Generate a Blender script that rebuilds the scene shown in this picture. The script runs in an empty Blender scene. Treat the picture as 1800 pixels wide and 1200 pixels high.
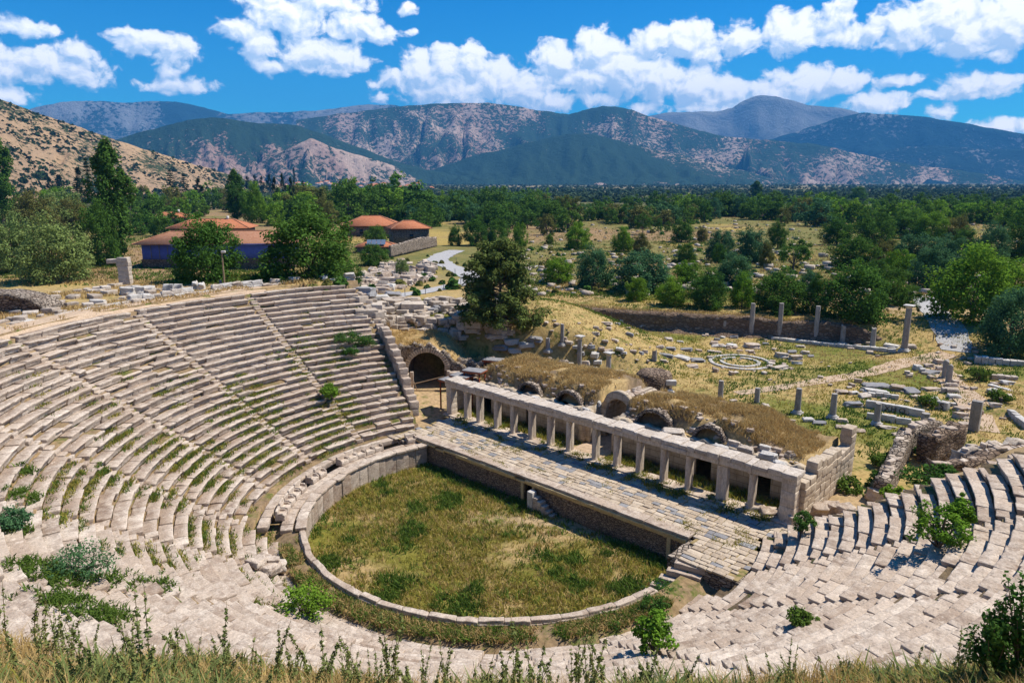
import bpy, math
import numpy as np
from mathutils import Vector
R = math.radians
sc = bpy.context.scene
COL = sc.collection

# ------------------------------------------------------------------ camera
FPX = 1261.8                      # focal length in pixels of the 1800 px wide photograph
CAM = np.array([38.56, -40.22, 26.05])
FW = np.array([-0.68234, 0.73103])      # horizontal viewing direction
RT = np.array([0.73103, 0.68234])       # to the right of it
PITCH = math.atan((600 - 317.9) / FPX)
cam_d = bpy.data.cameras.new("camera"); cam_d.sensor_width = 36.0
cam_d.lens = 36.0 * FPX / 1800; cam_d.clip_start = 0.2; cam_d.clip_end = 90000
cam = bpy.data.objects.new("camera", cam_d); COL.objects.link(cam)
cam.location = CAM
cam.rotation_euler = (R(90) - PITCH, 0, math.atan2(-FW[0], FW[1]))
sc.camera = cam

# ------------------------------------------------------------------ sun, exposure
SUN_EL, SUN_AZ = R(57), math.atan2(0.53, 0.85)     # azimuth clockwise from +y
SD = Vector((math.sin(SUN_AZ) * math.cos(SUN_EL), math.cos(SUN_AZ) * math.cos(SUN_EL), math.sin(SUN_EL)))
sun_d = bpy.data.lights.new("sun", 'SUN'); sun_d.energy = 5.0; sun_d.angle = R(0.5); sun_d.color = (1.0, 0.93, 0.82)
sun = bpy.data.objects.new("sun", sun_d); COL.objects.link(sun)
sun.rotation_euler = SD.to_track_quat('Z', 'Y').to_euler()
sc.view_settings.view_transform = 'Standard'; sc.view_settings.look = 'None'
sc.view_settings.exposure = 0.45; sc.view_settings.gamma = 1.0
sc.cycles.max_bounces = 5; sc.cycles.diffuse_bounces = 3; sc.cycles.transparent_max_bounces = 4
sc.cycles.volume_bounces = 0

# ------------------------------------------------------------------ node helpers
class NT:
    def __init__(s, tree): s.t = tree; s.n = tree.nodes; s.l = tree.links
    def node(s, typ, **kw):
        nd = s.n.new(typ)
        for k, v in kw.items(): setattr(nd, k, v)
        return nd
    def put(s, sock, v):
        if hasattr(v, 'is_output') or isinstance(v, bpy.types.NodeSocket): s.l.new(v, sock)
        elif isinstance(v, (tuple, list)) and len(v) == 3 and sock.type == 'RGBA': sock.default_value = (*v, 1)
        else: sock.default_value = v
    def math(s, op, a, b=None, c=None, clamp=False):
        nd = s.node('ShaderNodeMath', operation=op, use_clamp=clamp)
        s.put(nd.inputs[0], a)
        if b is not None: s.put(nd.inputs[1], b)
        if c is not None: s.put(nd.inputs[2], c)
        return nd.outputs[0]
    def vmath(s, op, a, b=None, c=None):
        nd = s.node('ShaderNodeVectorMath', operation=op)
        s.put(nd.inputs[0], a)
        if b is not None: s.put(nd.inputs[1], b)
        if c is not None: s.put(nd.inputs[2], c)
        return nd.outputs['Value'] if op in ('LENGTH', 'DOT_PRODUCT', 'DISTANCE') else nd.outputs[0]
    def mix(s, f, a, b, blend='MIX'):
        nd = s.node('ShaderNodeMix', data_type='RGBA', blend_type=blend)
        s.put(nd.inputs['Factor'], f); s.put(nd.inputs[6], a); s.put(nd.inputs[7], b)
        return nd.outputs[2]
    def noise(s, vec, scale, detail=4, rough=0.55, dist=0.0):
        nd = s.node('ShaderNodeTexNoise'); s.l.new(vec, nd.inputs['Vector'])
        nd.inputs['Scale'].default_value = scale; nd.inputs['Detail'].default_value = detail
        nd.inputs['Roughness'].default_value = rough; nd.inputs['Distortion'].default_value = dist
        return nd.outputs[0]
    def voro(s, vec, scale, feature='F1', rnd=1.0):
        nd = s.node('ShaderNodeTexVoronoi', feature=feature); s.l.new(vec, nd.inputs['Vector'])
        nd.inputs['Scale'].default_value = scale; nd.inputs['Randomness'].default_value = rnd
        return nd
    def ramp(s, v, a, b, lo=0.0, hi=1.0):
        nd = s.node('ShaderNodeMapRange', interpolation_type='SMOOTHSTEP'); s.put(nd.inputs[0], v)
        nd.inputs[1].default_value = a; nd.inputs[2].default_value = b
        nd.inputs[3].default_value = lo; nd.inputs[4].default_value = hi
        return nd.outputs[0]
    def pos(s): return s.node('ShaderNodeNewGeometry').outputs['Position']
    def obj(s): return s.node('ShaderNodeTexCoord').outputs['Object']
    def attr(s, name, col=False):
        nd = s.node('ShaderNodeAttribute', attribute_name=name)
        return nd.outputs['Color' if col else 'Fac']
    def rnd(s): return s.node('ShaderNodeObjectInfo').outputs['Random']

# ------------------------------------------------------------------ sky with clouds
def pix_dir(u, v):
    x = (u - 900) / FPX; y = -(v - 600) / FPX
    f = math.cos(PITCH) + y * math.sin(PITCH); z = -math.sin(PITCH) + y * math.cos(PITCH)
    return np.array([FW[0] * f + RT[0] * x, FW[1] * f + RT[1] * x, z])
def azel(u, v):
    d = pix_dir(u, v); f = d[:2] @ FW; r = d[:2] @ RT
    return math.atan2(r, f), math.atan2(d[2], math.hypot(f, r))
CLOUDS = [(40,50,55,17,.7),(90,112,85,34,.75),(20,112,60,40,.65),(130,92,45,18,.7),(10,165,40,18,.8),
 (255,76,55,24,.9),(300,88,50,28,.8),(310,150,62,16,.7),(300,132,20,14,.6),
 (425,52,45,24,.9),(455,80,38,34,.85),(500,25,85,30,.9),(580,8,90,16,.9),(480,118,42,16,.7),(540,92,50,34,.95),(592,102,60,30,.95),
 (625,48,55,26,.95),(665,60,40,20,.9),(720,18,18,11,.7),(725,52,12,6,.6),(712,100,10,6,.6),
 (690,142,42,18,.75),(738,122,40,40,1),(785,118,40,40,1),(832,112,38,38,1),(872,140,62,38,1),(930,158,62,34,1),(972,180,45,18,1),(800,158,110,32,.9),(670,172,20,14,.7),
 (975,108,52,36,1),(1048,92,56,40,1),(1100,122,90,44,1),(1160,140,50,40,1),(1040,138,95,28,.9),(1130,190,40,14,.85),(1060,172,60,18,.6),
 (1150,72,48,26,1),(1205,72,55,34,1),(1235,92,36,28,.9),(1225,150,46,40,1),(1275,165,44,34,1),(1250,188,70,20,.9),
 (1300,70,42,30,1),(1390,60,55,36,1),(1465,36,40,24,.9),(1487,8,24,22,.9),(1470,58,40,24,.8),(1525,60,46,18,.8),
 (1600,48,56,36,1),(1668,28,52,42,1),(1720,58,90,40,1),(1785,34,60,48,1),(1748,98,28,12,.8),
 (1345,168,48,26,1),(1420,148,76,32,1),(1478,142,50,24,1),(1540,182,58,20,.95),(1578,143,42,11,.8),(1722,150,68,20,.95),(1655,196,22,16,.85),(1640,166,26,8,.7),(1765,222,60,14,.85)]
world = bpy.data.worlds.new("World"); sc.world = world; world.use_nodes = True
w = NT(world.node_tree); w.n.clear()
sky = w.node('ShaderNodeTexSky', sky_type='NISHITA'); sky.sun_disc = False
sky.sun_elevation = SUN_EL; sky.sun_rotation = SUN_AZ; sky.altitude = 600; sky.air_density = 1.0; sky.dust_density = 0.3; sky.ozone_density = 2.0
gen = w.vmath('NORMALIZE', w.node('ShaderNodeTexCoord').outputs['Generated'])
fcomp = w.vmath('DOT_PRODUCT', gen, (FW[0], FW[1], 0)); rcomp = w.vmath('DOT_PRODUCT', gen, (RT[0], RT[1], 0)); zc = w.vmath('DOT_PRODUCT', gen, (0, 0, 1))
az = w.math('ARCTAN2', rcomp, fcomp); el = w.math('ARCSINE', zc)
cb = w.node('ShaderNodeCombineXYZ'); w.l.new(az, cb.inputs[0]); w.l.new(el, cb.inputs[1])
P0 = cb.outputs[0]
warp = w.node('ShaderNodeTexNoise', noise_dimensions='2D'); w.l.new(P0, warp.inputs['Vector'])
warp.inputs['Scale'].default_value = 22; warp.inputs['Detail'].default_value = 3
P1 = w.vmath('MULTIPLY_ADD', w.vmath('SUBTRACT', warp.outputs['Color'], (.5, .5, .5)), (.020, .018, 0), P0)
D = None; DU = None
for (u, v, ru, rv, amp) in CLOUDS:
    a0, e0 = azel(u, v)
    k = (FPX / ru / 1.12, FPX / rv / 1.12, 0)
    q = w.vmath('MULTIPLY_ADD', P1, k, (-a0 * k[0], -e0 * k[1], 0))
    dd = w.math('MULTIPLY_ADD', w.vmath('LENGTH', q), -amp, amp)
    D = dd if D is None else w.math('SMOOTH_MAX', D, dd, 0.06)
    q2 = w.vmath('ADD', q, (.14, .42, 0)); d2 = w.math('MULTIPLY_ADD', w.vmath('LENGTH', q2), -amp, amp)
    DU = d2 if DU is None else w.math('SMOOTH_MAX', DU, d2, 0.06)
def fbm2(vec, scale, detail, rough):
    nd = w.node('ShaderNodeTexNoise', noise_dimensions='2D'); w.l.new(vec, nd.inputs['Vector'])
    nd.inputs['Scale'].default_value = scale; nd.inputs['Detail'].default_value = detail; nd.inputs['Roughness'].default_value = rough
    return nd.outputs[0]
Pn = w.vmath('MULTIPLY', P1, (1, 1.25, 0))
n1 = fbm2(Pn, 46, 8, .55)
n2 = fbm2(w.vmath('ADD', Pn, (.0050, .0075, 0)), 46, 8, .55)
dens = w.math('MULTIPLY_ADD', w.math('SUBTRACT', n1, .5), 1.0, D)
alpha = w.ramp(dens, .08, .36)
alpha = w.math('MULTIPLY', alpha, w.ramp(dens, -.1, .6, .6, 1.0))
emb = w.math('SUBTRACT', n1, n2)
lit = w.math('MULTIPLY_ADD', emb, 2.3, w.math('MULTIPLY_ADD', w.math('SUBTRACT', D, DU), 1.5, .50))
lit = w.math('ADD', lit, 0.0, clamp=True)
ccol = w.mix(lit, (6.0, 7.8, 10.2), (14.2, 13.9, 13.6))
tintc = w.mix(w.ramp(el, .02, .30), (.13, .84, 1.22), (.0, .62, 1.18))
sky_t = w.mix(1.0, sky.outputs[0], tintc, 'MULTIPLY')
out = w.mix(alpha, sky_t, ccol)
bg = w.node('ShaderNodeBackground'); w.l.new(out, bg.inputs[0]); bg.inputs[1].default_value = 0.085
w.l.new(bg.outputs[0], w.node('ShaderNodeOutputWorld').inputs[0])

# ------------------------------------------------------------------ numpy noise
def _hash(ix, iy, iz, seed):
    h = (ix.astype(np.uint32) * np.uint32(374761393) + iy.astype(np.uint32) * np.uint32(668265263) + iz.astype(np.uint32) * np.uint32(2147483647 - 5) + np.uint32((seed * 974634777) & 0xffffffff))
    h = (h ^ (h >> np.uint32(13))) * np.uint32(1274126177)
    h = (h ^ (h >> np.uint32(16))) * np.uint32(2246822519)
    return ((h ^ (h >> np.uint32(15))) & np.uint32(0xffffff)).astype(np.float64) / 16777215.0
def vn(p, seed=0):
    p = np.asarray(p, float)
    if p.shape[-1] == 2: p = np.concatenate([p, np.zeros(p.shape[:-1] + (1,))], -1)
    i = np.floor(p).astype(np.int64); f = p - i; f = f * f * (3 - 2 * f)
    i = i.astype(np.int32); o = 0
    for a in (0, 1):
        for b in (0, 1):
            for c in (0, 1):
                wgt = (f[..., 0] if a else 1 - f[..., 0]) * (f[..., 1] if b else 1 - f[..., 1]) * (f[..., 2] if c else 1 - f[..., 2])
                o = o + wgt * _hash(i[..., 0] + a, i[..., 1] + b, i[..., 2] + c, seed)
    return o
def fbm(p, oct=4, seed=0, gain=.5):
    p = np.asarray(p, float); s = 0; a = 1; t = 0
    for k in range(oct):
        s = s + a * vn(p * 2 ** k, seed + k); t += a; a *= gain
    return s / t
def sst(x, a, b):
    t = np.clip((np.asarray(x, float) - a) / (b - a), 0, 1); return t * t * (3 - 2 * t)

# ------------------------------------------------------------------ mesh builder
class MB:
    def __init__(s): s.v = []; s.q = []; s.t = []; s.a = []; s.n = 0
    def add(s, v, f, tint=0.5):
        v = np.asarray(v, float).reshape(-1, 3); f = np.asarray(f, int)
        s.v.append(v); s.a.append(np.broadcast_to(np.asarray(tint, float), (len(v),)))
        (s.q if f.shape[1] == 4 else s.t).append(f + s.n); s.n += len(v)
    def build(s, name, mat, parent=None, smooth=False, cols=None):
        v = np.concatenate(s.v); o = origin(parent); v = v - o
        q = np.concatenate(s.q) if s.q else np.zeros((0, 4), int)
        t = np.concatenate(s.t) if s.t else np.zeros((0, 3), int)
        me = bpy.data.meshes.new(name)
        me.vertices.add(len(v)); me.vertices.foreach_set('co', v.astype(np.float32).ravel())
        nl = q.size + t.size; me.loops.add(nl)
        me.loops.foreach_set('vertex_index', np.concatenate([q.ravel(), t.ravel()]).astype(np.int32))
        me.polygons.add(len(q) + len(t))
        ls = np.concatenate([np.arange(len(q)) * 4, q.size + np.arange(len(t)) * 3]).astype(np.int32)
        me.polygons.foreach_set('loop_start', ls)
        if smooth: me.polygons.foreach_set('use_smooth', np.ones(len(q) + len(t), bool))
        at_ = me.attributes.new('tint', 'FLOAT', 'POINT'); at_.data.foreach_set('value', np.concatenate(s.a).astype(np.float32))
        if cols is not None:
            ca = me.attributes.new('col', 'FLOAT_COLOR', 'POINT')
            ca.data.foreach_set('color', np.concatenate([cols, np.ones((len(cols), 1))], 1).astype(np.float32).ravel())
        me.update(calc_edges=True); me.validate()
        me.materials.append(mat)
        ob = bpy.data.objects.new(name, me); COL.objects.link(ob)
        if parent is not None: ob.parent = parent
        return ob
def origin(o):
    r = np.zeros(3)
    while o is not None: r = r + np.array(o.location); o = o.parent
    return r
def tag(o, label=None, cat=None, group=None, kind=None):
    if label: o['label'] = label
    if cat: o['category'] = cat
    if group: o['group'] = group
    if kind: o['kind'] = kind
    return o
def thing(name, loc, label, cat, group=None):
    e = bpy.data.objects.new(name, None); COL.objects.link(e); e.location = loc; e.empty_display_size = .5
    return tag(e, label, cat, group)
CHILD = {}
def copy_tree(o, parent=None):
    c = o.copy(); COL.objects.link(c)
    if parent is not None: c.parent = parent
    for ch in o.children: copy_tree(ch, c)
    return c

# ------------------------------------------------------------------ primitives
_lat = {}
def lattice(n):
    if n in _lat: return _lat[n]
    nx, ny, nz = n; ids = {}; pts = []; F = []
    def g(i, j, k):
        if (i, j, k) not in ids: ids[(i, j, k)] = len(pts); pts.append((i, j, k))
        return ids[(i, j, k)]
    for i in range(nx):
        for j in range(ny):
            F.append((g(i, j, 0), g(i, j + 1, 0), g(i + 1, j + 1, 0), g(i + 1, j, 0)))
            F.append((g(i, j, nz), g(i + 1, j, nz), g(i + 1, j + 1, nz), g(i, j + 1, nz)))
    for i in range(nx):
        for k in range(nz):
            F.append((g(i, 0, k), g(i + 1, 0, k), g(i + 1, 0, k + 1), g(i, 0, k + 1)))
            F.append((g(i, ny, k), g(i, ny, k + 1), g(i + 1, ny, k + 1), g(i + 1, ny, k)))
    for j in range(ny):
        for k in range(nz):
            F.append((g(0, j, k), g(0, j, k + 1), g(0, j + 1, k + 1), g(0, j + 1, k)))
            F.append((g(nx, j, k), g(nx, j + 1, k), g(nx, j + 1, k + 1), g(nx, j, k + 1)))
    _lat[n] = (np.array(pts), np.array(F)); return _lat[n]
def lines(n, h, b):
    if n < 3: return np.linspace(-h, h, n + 1)
    return np.concatenate([[-h], np.linspace(-h + b, h - b, n - 1), [h]])
def rbox(size, seg=(3, 3, 3), bevel=.04, amp=0.0, freq=2.0, seed=0):
    """a block with chamfered, weathered edges, centred on its base"""
    pts, F = lattice(tuple(seg)); h = np.array(size, float) / 2
    b = min(bevel, h.min() * .6)
    L = [lines(seg[i], h[i], b) for i in range(3)]
    p = np.stack([L[i][pts[:, i]] for i in range(3)], 1)
    if b > 0:
        q = np.clip(p, -(h - b), h - b); d = p - q; l = np.linalg.norm(d, axis=1, keepdims=True)
        nd = np.where(l > 1e-9, d / np.maximum(l, 1e-9), 0)
        cnt = (np.abs(d) > 1e-9).sum(1, keepdims=True)
        p = np.where(cnt > 1, q + nd * b * 1.15, p)
    if amp > 0:
        off = np.array([seed * 7.13, seed * 3.7, seed * 5.9])
        p = p + amp * 2 * (np.stack([vn(p * freq + off + 31 * k, 5 + k) for k in range(3)], 1) - .5)
        p = p + amp * (np.stack([vn(p * freq * 3 + off + 17 * k, 9 + k) for k in range(3)], 1) - .5)
    p[:, 2] += h[2]
    return p, F
def rotz(p, a):
    c, s = math.cos(a), math.sin(a); p = np.array(p, float)
    return np.stack([p[:, 0] * c - p[:, 1] * s, p[:, 0] * s + p[:, 1] * c, p[:, 2]], 1)
def rot_any(p, ax, a):
    from mathutils import Matrix
    M = np.array(Matrix.Rotation(a, 3, Vector(ax))); return p @ M.T
def tube(path, rad, n=8, cap=True):
    path = np.asarray(path, float); m = len(path); rad = np.broadcast_to(np.asarray(rad, float), (m,))
    T = np.gradient(path, axis=0); T /= np.maximum(np.linalg.norm(T, axis=1, keepdims=True), 1e-9)
    up = np.array([0, 0, 1.0]) if abs(T[:, 2]).mean() < .8 else np.array([1.0, 0, 0])
    A = np.cross(T, up); A /= np.linalg.norm(A, axis=1, keepdims=True); B = np.cross(T, A)
    th = np.linspace(0, 2 * np.pi, n, endpoint=False)
    v = path[:, None] + rad[:, None, None] * (np.cos(th)[None, :, None] * A[:, None] + np.sin(th)[None, :, None] * B[:, None])
    idx = np.arange(m * n).reshape(m, n)
    f = np.stack([idx[:-1], np.roll(idx[:-1], -1, 1), np.roll(idx[1:], -1, 1), idx[1:]], -1).reshape(-1, 4)
    return v.reshape(-1, 3), f
def lathe(prof, n=14, cap=True):
    """profile of (radius, z), closed with a top cap"""
    prof = np.asarray(prof, float); m = len(prof); th = np.linspace(0, 2 * np.pi, n, endpoint=False)
    v = np.stack([prof[:, 0, None] * np.cos(th), prof[:, 0, None] * np.sin(th), np.broadcast_to(prof[:, 1, None], (m, n))], -1).reshape(-1, 3)
    idx = np.arange(m * n).reshape(m, n)
    f = np.stack([idx[:-1], np.roll(idx[:-1], -1, 1), np.roll(idx[1:], -1, 1), idx[1:]], -1).reshape(-1, 4)
    v = np.concatenate([v, [[0, 0, prof[-1, 1]]]]); c = len(v) - 1
    tri = np.stack([idx[-1], np.roll(idx[-1], -1), np.full(n, c)], -1)
    return v, f, tri
def grid_faces(nu, nv):
    i = np.arange(nu * nv).reshape(nu, nv)
    return np.stack([i[:-1, :-1], i[1:, :-1], i[1:, 1:], i[:-1, 1:]], -1).reshape(-1, 4)
def wall(xs, zlo, zhi, thick, nz=4, amp=.06, freq=1.3, seed=0):
    """a masonry wall along local x from zlo(x) to zhi(x); front face on y=0, body behind it; arches and doors are gaps in zlo"""
    xs = np.asarray(xs, float); n = len(xs); lo = np.array([zlo(x) for x in xs]); hi = np.array([zhi(x) for x in xs]); hi = np.maximum(hi, lo + .05)
    t = np.linspace(0, 1, nz + 1); Z = lo[:, None] + (hi - lo)[:, None] * t
    def side(y):
        return np.stack([np.broadcast_to(xs[:, None], Z.shape), np.full(Z.shape, y), Z], -1)
    fr, bk = side(0.0), side(thick)
    ring = np.concatenate([fr, bk[:, ::-1]], 1)         # (n, 2nz+2, 3)
    m = ring.shape[1]; idx = np.arange(n * m).reshape(n, m)
    f = np.stack([idx[:-1], idx[1:], np.roll(idx[1:], -1, 1), np.roll(idx[:-1], -1, 1)], -1).reshape(-1, 4)
    v = ring.reshape(-1, 3)
    caps = []
    for e in (0, n - 1):
        for k in range(nz):
            c = [idx[e, k], idx[e, k + 1], idx[e, m - 2 - k], idx[e, m - 1 - k]]
            caps.append(c if e == 0 else c[::-1])
    f = np.concatenate([f, np.array(caps)])
    if amp > 0:
        off = seed * 11.3
        v = v + amp * 2 * (np.stack([vn(v * freq + off + 31 * k, 25 + k) for k in range(3)], 1) - .5) * np.array([.5, 1, .7]) + amp * 1.2 * (np.stack([vn(v * freq * 3.1 + off + 7 * k, 35 + k) for k in range(3)], 1) - .5)
    return v, f
def place(v, o, d):
    """local x along d (2-D unit vector), y to its left, origin at o"""
    v = np.asarray(v, float)
    return np.stack([o[0] + v[:, 0] * d[0] - v[:, 1] * d[1], o[1] + v[:, 0] * d[1] + v[:, 1] * d[0], o[2] + v[:, 2]], 1)
# ------------------------------------------------------------------ materials
def new_mat(name):
    m = bpy.data.materials.new(name); m.use_nodes = True; t = NT(m.node_tree); t.n.clear()
    return m, t
def finish(t, color, rough=.9, bump=None, bstr=.3, bdist=.1, spec=.15, trans=0.0):
    if trans > 0:
        d = t.node('ShaderNodeBsdfDiffuse'); t.put(d.inputs[0], color)
        tr = t.node('ShaderNodeBsdfTranslucent'); t.put(tr.inputs[0], color)
        mx = t.node('ShaderNodeMixShader'); mx.inputs[0].default_value = trans
        t.l.new(d.outputs[0], mx.inputs[1]); t.l.new(tr.outputs[0], mx.inputs[2]); sh = mx.outputs[0]
    else:
        p = t.node('ShaderNodeBsdfPrincipled'); t.put(p.inputs['Base Color'], color); t.put(p.inputs['Roughness'], rough)
        p.inputs['Specular IOR Level'].default_value = spec
        if bump is not None:
            b = t.node('ShaderNodeBump'); b.inputs['Strength'].default_value = bstr; b.inputs['Distance'].default_value = bdist
            t.l.new(bump, b.inputs['Height']); t.l.new(b.outputs[0], p.inputs['Normal'])
        sh = p.outputs[0]
    t.l.new(sh, t.node('ShaderNodeOutputMaterial').inputs[0])
def stone_mat(name, dark, mid, light, scale=1.0, spots=.5, bstr=.5, stretch=(1, 1, 1), moss=0.0):
    m, t = new_mat(name); P = t.vmath('MULTIPLY', t.pos(), stretch)
    big = t.noise(P, .35 * scale, 4, .6); med = t.noise(P, 1.7 * scale, 6, .65); fine = t.noise(P, 9 * scale, 4, .7)
    tint = t.attr('tint')
    c = t.mix(t.ramp(med, .34, .66), dark, light)
    c = t.mix(t.ramp(big, .35, .7), c, mid)
    c = t.mix(.5, c, t.mix(tint, dark, light))
    g = t.ramp(fine, .2, .8, .72, 1.2)
    gc = t.node('ShaderNodeCombineXYZ')
    for k in range(3): t.l.new(g, gc.inputs[k])
    c = t.mix(1.0, c, gc.outputs[0], 'MULTIPLY')
    sp = t.ramp(t.noise(P, 4.3 * scale, 6, .72), .56, .70)
    c = t.mix(t.math('MULTIPLY', sp, spots), c, (.085, .072, .066))
    if moss > 0:
        c = t.mix(t.math('MULTIPLY', t.ramp(t.noise(P, .8 * scale, 5, .7), .54, .7), moss), c, (.2, .155, .06))
    c = t.mix(t.ramp(t.noise(P, 2.7 * scale, 5, .7), .57, .70, 0, .55), c, tuple(min(x * 1.12, .85) for x in light))
    hgt = t.math('ADD', t.math('MULTIPLY', med, .6), t.math('MULTIPLY', fine, .4))
    finish(t, c, .92, hgt, bstr, .12)
    return m
M_SEAT = stone_mat("weathered seat marble", (.21, .142, .10), (.47, .355, .26), (.71, .61, .50), .9, .8, .9, (1, 1, 1.6))
M_PALE = stone_mat("pale grey marble", (.30, .27, .24), (.50, .46, .41), (.68, .65, .60), 1.0, .55, .45)
M_GREY = stone_mat("blue grey marble", (.16, .155, .16), (.26, .25, .25), (.38, .37, .365), 1.2, .5, .4)
M_CREAM = stone_mat("cream marble", (.30, .225, .155), (.47, .37, .265), (.62, .52, .40), 1.0, .5, .5)
M_TOP = stone_mat("eroded pale stone", (.25, .19, .14), (.48, .39, .30), (.70, .62, .53), 1.6, .9, .8)
M_RUBWALL = None
def rubble_mat(name, a, b, joint, scale):
    m, t = new_mat(name); P = t.vmath('MULTIPLY', t.pos(), (1, 1, 2.1))
    P = t.vmath('MULTIPLY_ADD', t.node('ShaderNodeTexNoise').outputs['Color'], (.0, .0, .0), P)
    v1 = t.voro(P, scale); v2 = t.voro(P, scale, 'DISTANCE_TO_EDGE')
    sep = t.node('ShaderNodeSeparateColor'); t.l.new(v1.outputs['Color'], sep.inputs[0])
    c = t.mix(sep.outputs[0], a, b)
    c = t.mix(t.ramp(t.noise(P, 3, 5, .7), .4, .7, 0, .6), c, tuple(x * .6 for x in a))
    e = t.ramp(v2.outputs['Distance'], .02, .13)
    c = t.mix(e, joint, c)
    finish(t, c, .95, t.math('ADD', e, t.math('MULTIPLY', t.noise(P, 8, 4), .5)), .9, .1)
    return m
M_RUBBLE = rubble_mat("rubble masonry", (.24, .185, .14), (.48, .40, .32), (.075, .058, .045), 2.4)
M_RUBDARK = rubble_mat("earthy rubble masonry", (.17, .115, .08), (.35, .26, .185), (.07, .05, .038), 2.0)
M_SMALL = rubble_mat("small stone facing", (.29, .20, .135), (.50, .37, .255), (.13, .095, .07), 3.6)
def ashlar_mat(name, c1, c2, joint, bw, bh, stain=.5):
    m, t = new_mat(name); P = t.pos(); sp = t.node('ShaderNodeSeparateXYZ'); t.l.new(P, sp.inputs[0])
    cbn = t.node('ShaderNodeCombineXYZ'); t.l.new(t.math('ADD', sp.outputs[0], sp.outputs[1]), cbn.inputs[0]); t.l.new(sp.outputs[2], cbn.inputs[1])
    br = t.node('ShaderNodeTexBrick'); t.l.new(cbn.outputs[0], br.inputs['Vector'])
    br.inputs['Color1'].default_value = (*c1, 1); br.inputs['Color2'].default_value = (*c2, 1); br.inputs['Mortar'].default_value = (*joint, 1)
    br.inputs['Scale'].default_value = 1; br.inputs['Mortar Size'].default_value = .018; br.inputs['Brick Width'].default_value = bw; br.inputs['Row Height'].default_value = bh
    n = t.noise(P, 1.2, 6, .65)
    c = t.mix(t.ramp(n, .42, .72, 0, stain), br.outputs[0], tuple(x * .42 for x in c1))
    c = t.mix(t.ramp(t.noise(t.vmath('MULTIPLY', P, (1, 1, .25)), 2.2, 4, .6), .5, .75, 0, stain), c, (.33, .23, .13))
    finish(t, c, .9, t.math('ADD', n, t.math('MULTIPLY', br.outputs['Fac'], -.6)), .5, .08)
    return m
M_ASH = ashlar_mat("cream ashlar", (.52, .43, .32), (.44, .36, .27), (.16, .12, .09), 1.25, .62, .6)
M_COLUMN = stone_mat("pale column marble", (.40, .32, .245), (.56, .465, .365), (.70, .61, .50), 1.0, .35, .3, (1, 1, .4))
M_AGCOL = stone_mat("grey column marble", (.20, .18, .165), (.33, .30, .27), (.46, .425, .39), 1.1, .5, .4, (1, 1, .4))
def plain_mat(name, c, c2=None, scale=3, rough=.8, spec=.2):
    m, t = new_mat(name); n = t.noise(t.obj(), scale, 5, .65)
    finish(t, t.mix(t.ramp(n, .3, .7), c, c2 or tuple(x * .7 for x in c)), rough, n, .2, .03, spec); return m
M_WOOD = plain_mat("weathered timber", (.34, .24, .15)); M_RUST = plain_mat("rust red steel", (.30, .085, .035)); M_STEEL = plain_mat("grey steel", (.16, .17, .18), rough=.5)
M_DARKHOLE = plain_mat("dark recess stone", (.10, .075, .055)); M_GOLD = stone_mat("ochre moulding", (.44, .30, .14), (.60, .44, .22), (.72, .57, .32), 1.4, .5, .5)  # one dark stone colour for recess backs, vault linings and carved letters
def tile_mat(name, a, b):
    m, t = new_mat(name); P = t.obj(); n = t.noise(P, 1.5, 5, .7); f = t.noise(P, 9, 3, .7)
    br = t.node('ShaderNodeTexWave', wave_type='BANDS', bands_direction='X'); t.l.new(P, br.inputs['Vector']); br.inputs['Scale'].default_value = 1.1; br.inputs['Distortion'].default_value = .4
    c = t.mix(t.ramp(n, .3, .7), a, b); c = t.mix(t.ramp(f, .45, .7, 0, .5), c, tuple(x * .55 for x in a))
    c = t.mix(t.ramp(br.outputs[0], 0, .5, .35, 0), c, tuple(x * .35 for x in a))
    finish(t, c, .85, br.outputs[0], .5, .06); return m
M_TILE = tile_mat("red clay tiles", (.44, .14, .065), (.56, .24, .12)); M_TILE2 = tile_mat("faded clay tiles", (.38, .17, .095), (.47, .25, .15))
M_BLUE = plain_mat("blue painted boards", (.07, .11, .42), (.09, .14, .50), 1.2); M_PINK = plain_mat("pink plaster", (.42, .25, .21), (.5, .33, .27), 1.0); M_WHITE = plain_mat("white plaster", (.66, .62, .56), (.56, .51, .46), .8)
M_BARE = plain_mat("brown render", (.25, .155, .115), (.32, .21, .155), .8)
def glass_mat():
    m, t = new_mat("dark window glass"); finish(t, (.012, .015, .02), .12, spec=.5); return m
M_GLASS = glass_mat()
def leaf_mat(name, dark, light, warm, trans=.3, hue=.25):
    m, t = new_mat(name); tint = t.attr('tint'); r = t.rnd()
    c = t.mix(tint, dark, light)
    c = t.mix(t.math('MULTIPLY', r, hue), c, warm)
    finish(t, c, trans=trans); return m
M_OAK = leaf_mat("dark broad leaves", (0.027, 0.070, 0.016), (0.115, 0.236, 0.041), (0.176, 0.243, 0.034))
M_FIG = leaf_mat("bright broad leaves", (0.054, 0.128, 0.016), (0.203, 0.378, 0.041), (0.270, 0.338, 0.034))
M_OLIVE = leaf_mat("silver green leaves", (0.095, 0.149, 0.047), (0.297, 0.392, 0.121), (0.297, 0.324, 0.095))
M_TEAL = leaf_mat("blue green leaves", (0.030, 0.089, 0.043), (0.115, 0.236, 0.101), (0.121, 0.203, 0.054))
M_DROWN = leaf_mat("olive brown leaves", (0.074, 0.084, 0.024), (0.203, 0.216, 0.061), (0.243, 0.189, 0.061))
M_CONIF = leaf_mat("conifer needles", (0.007, 0.018, 0.009), (0.028, 0.052, 0.022), (0.030, 0.045, 0.012), .12)
M_PINE = leaf_mat("pine needles", (0.030, 0.060, 0.018), (0.17, 0.23, 0.06), (0.2, 0.2, 0.05), .15)
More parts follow.
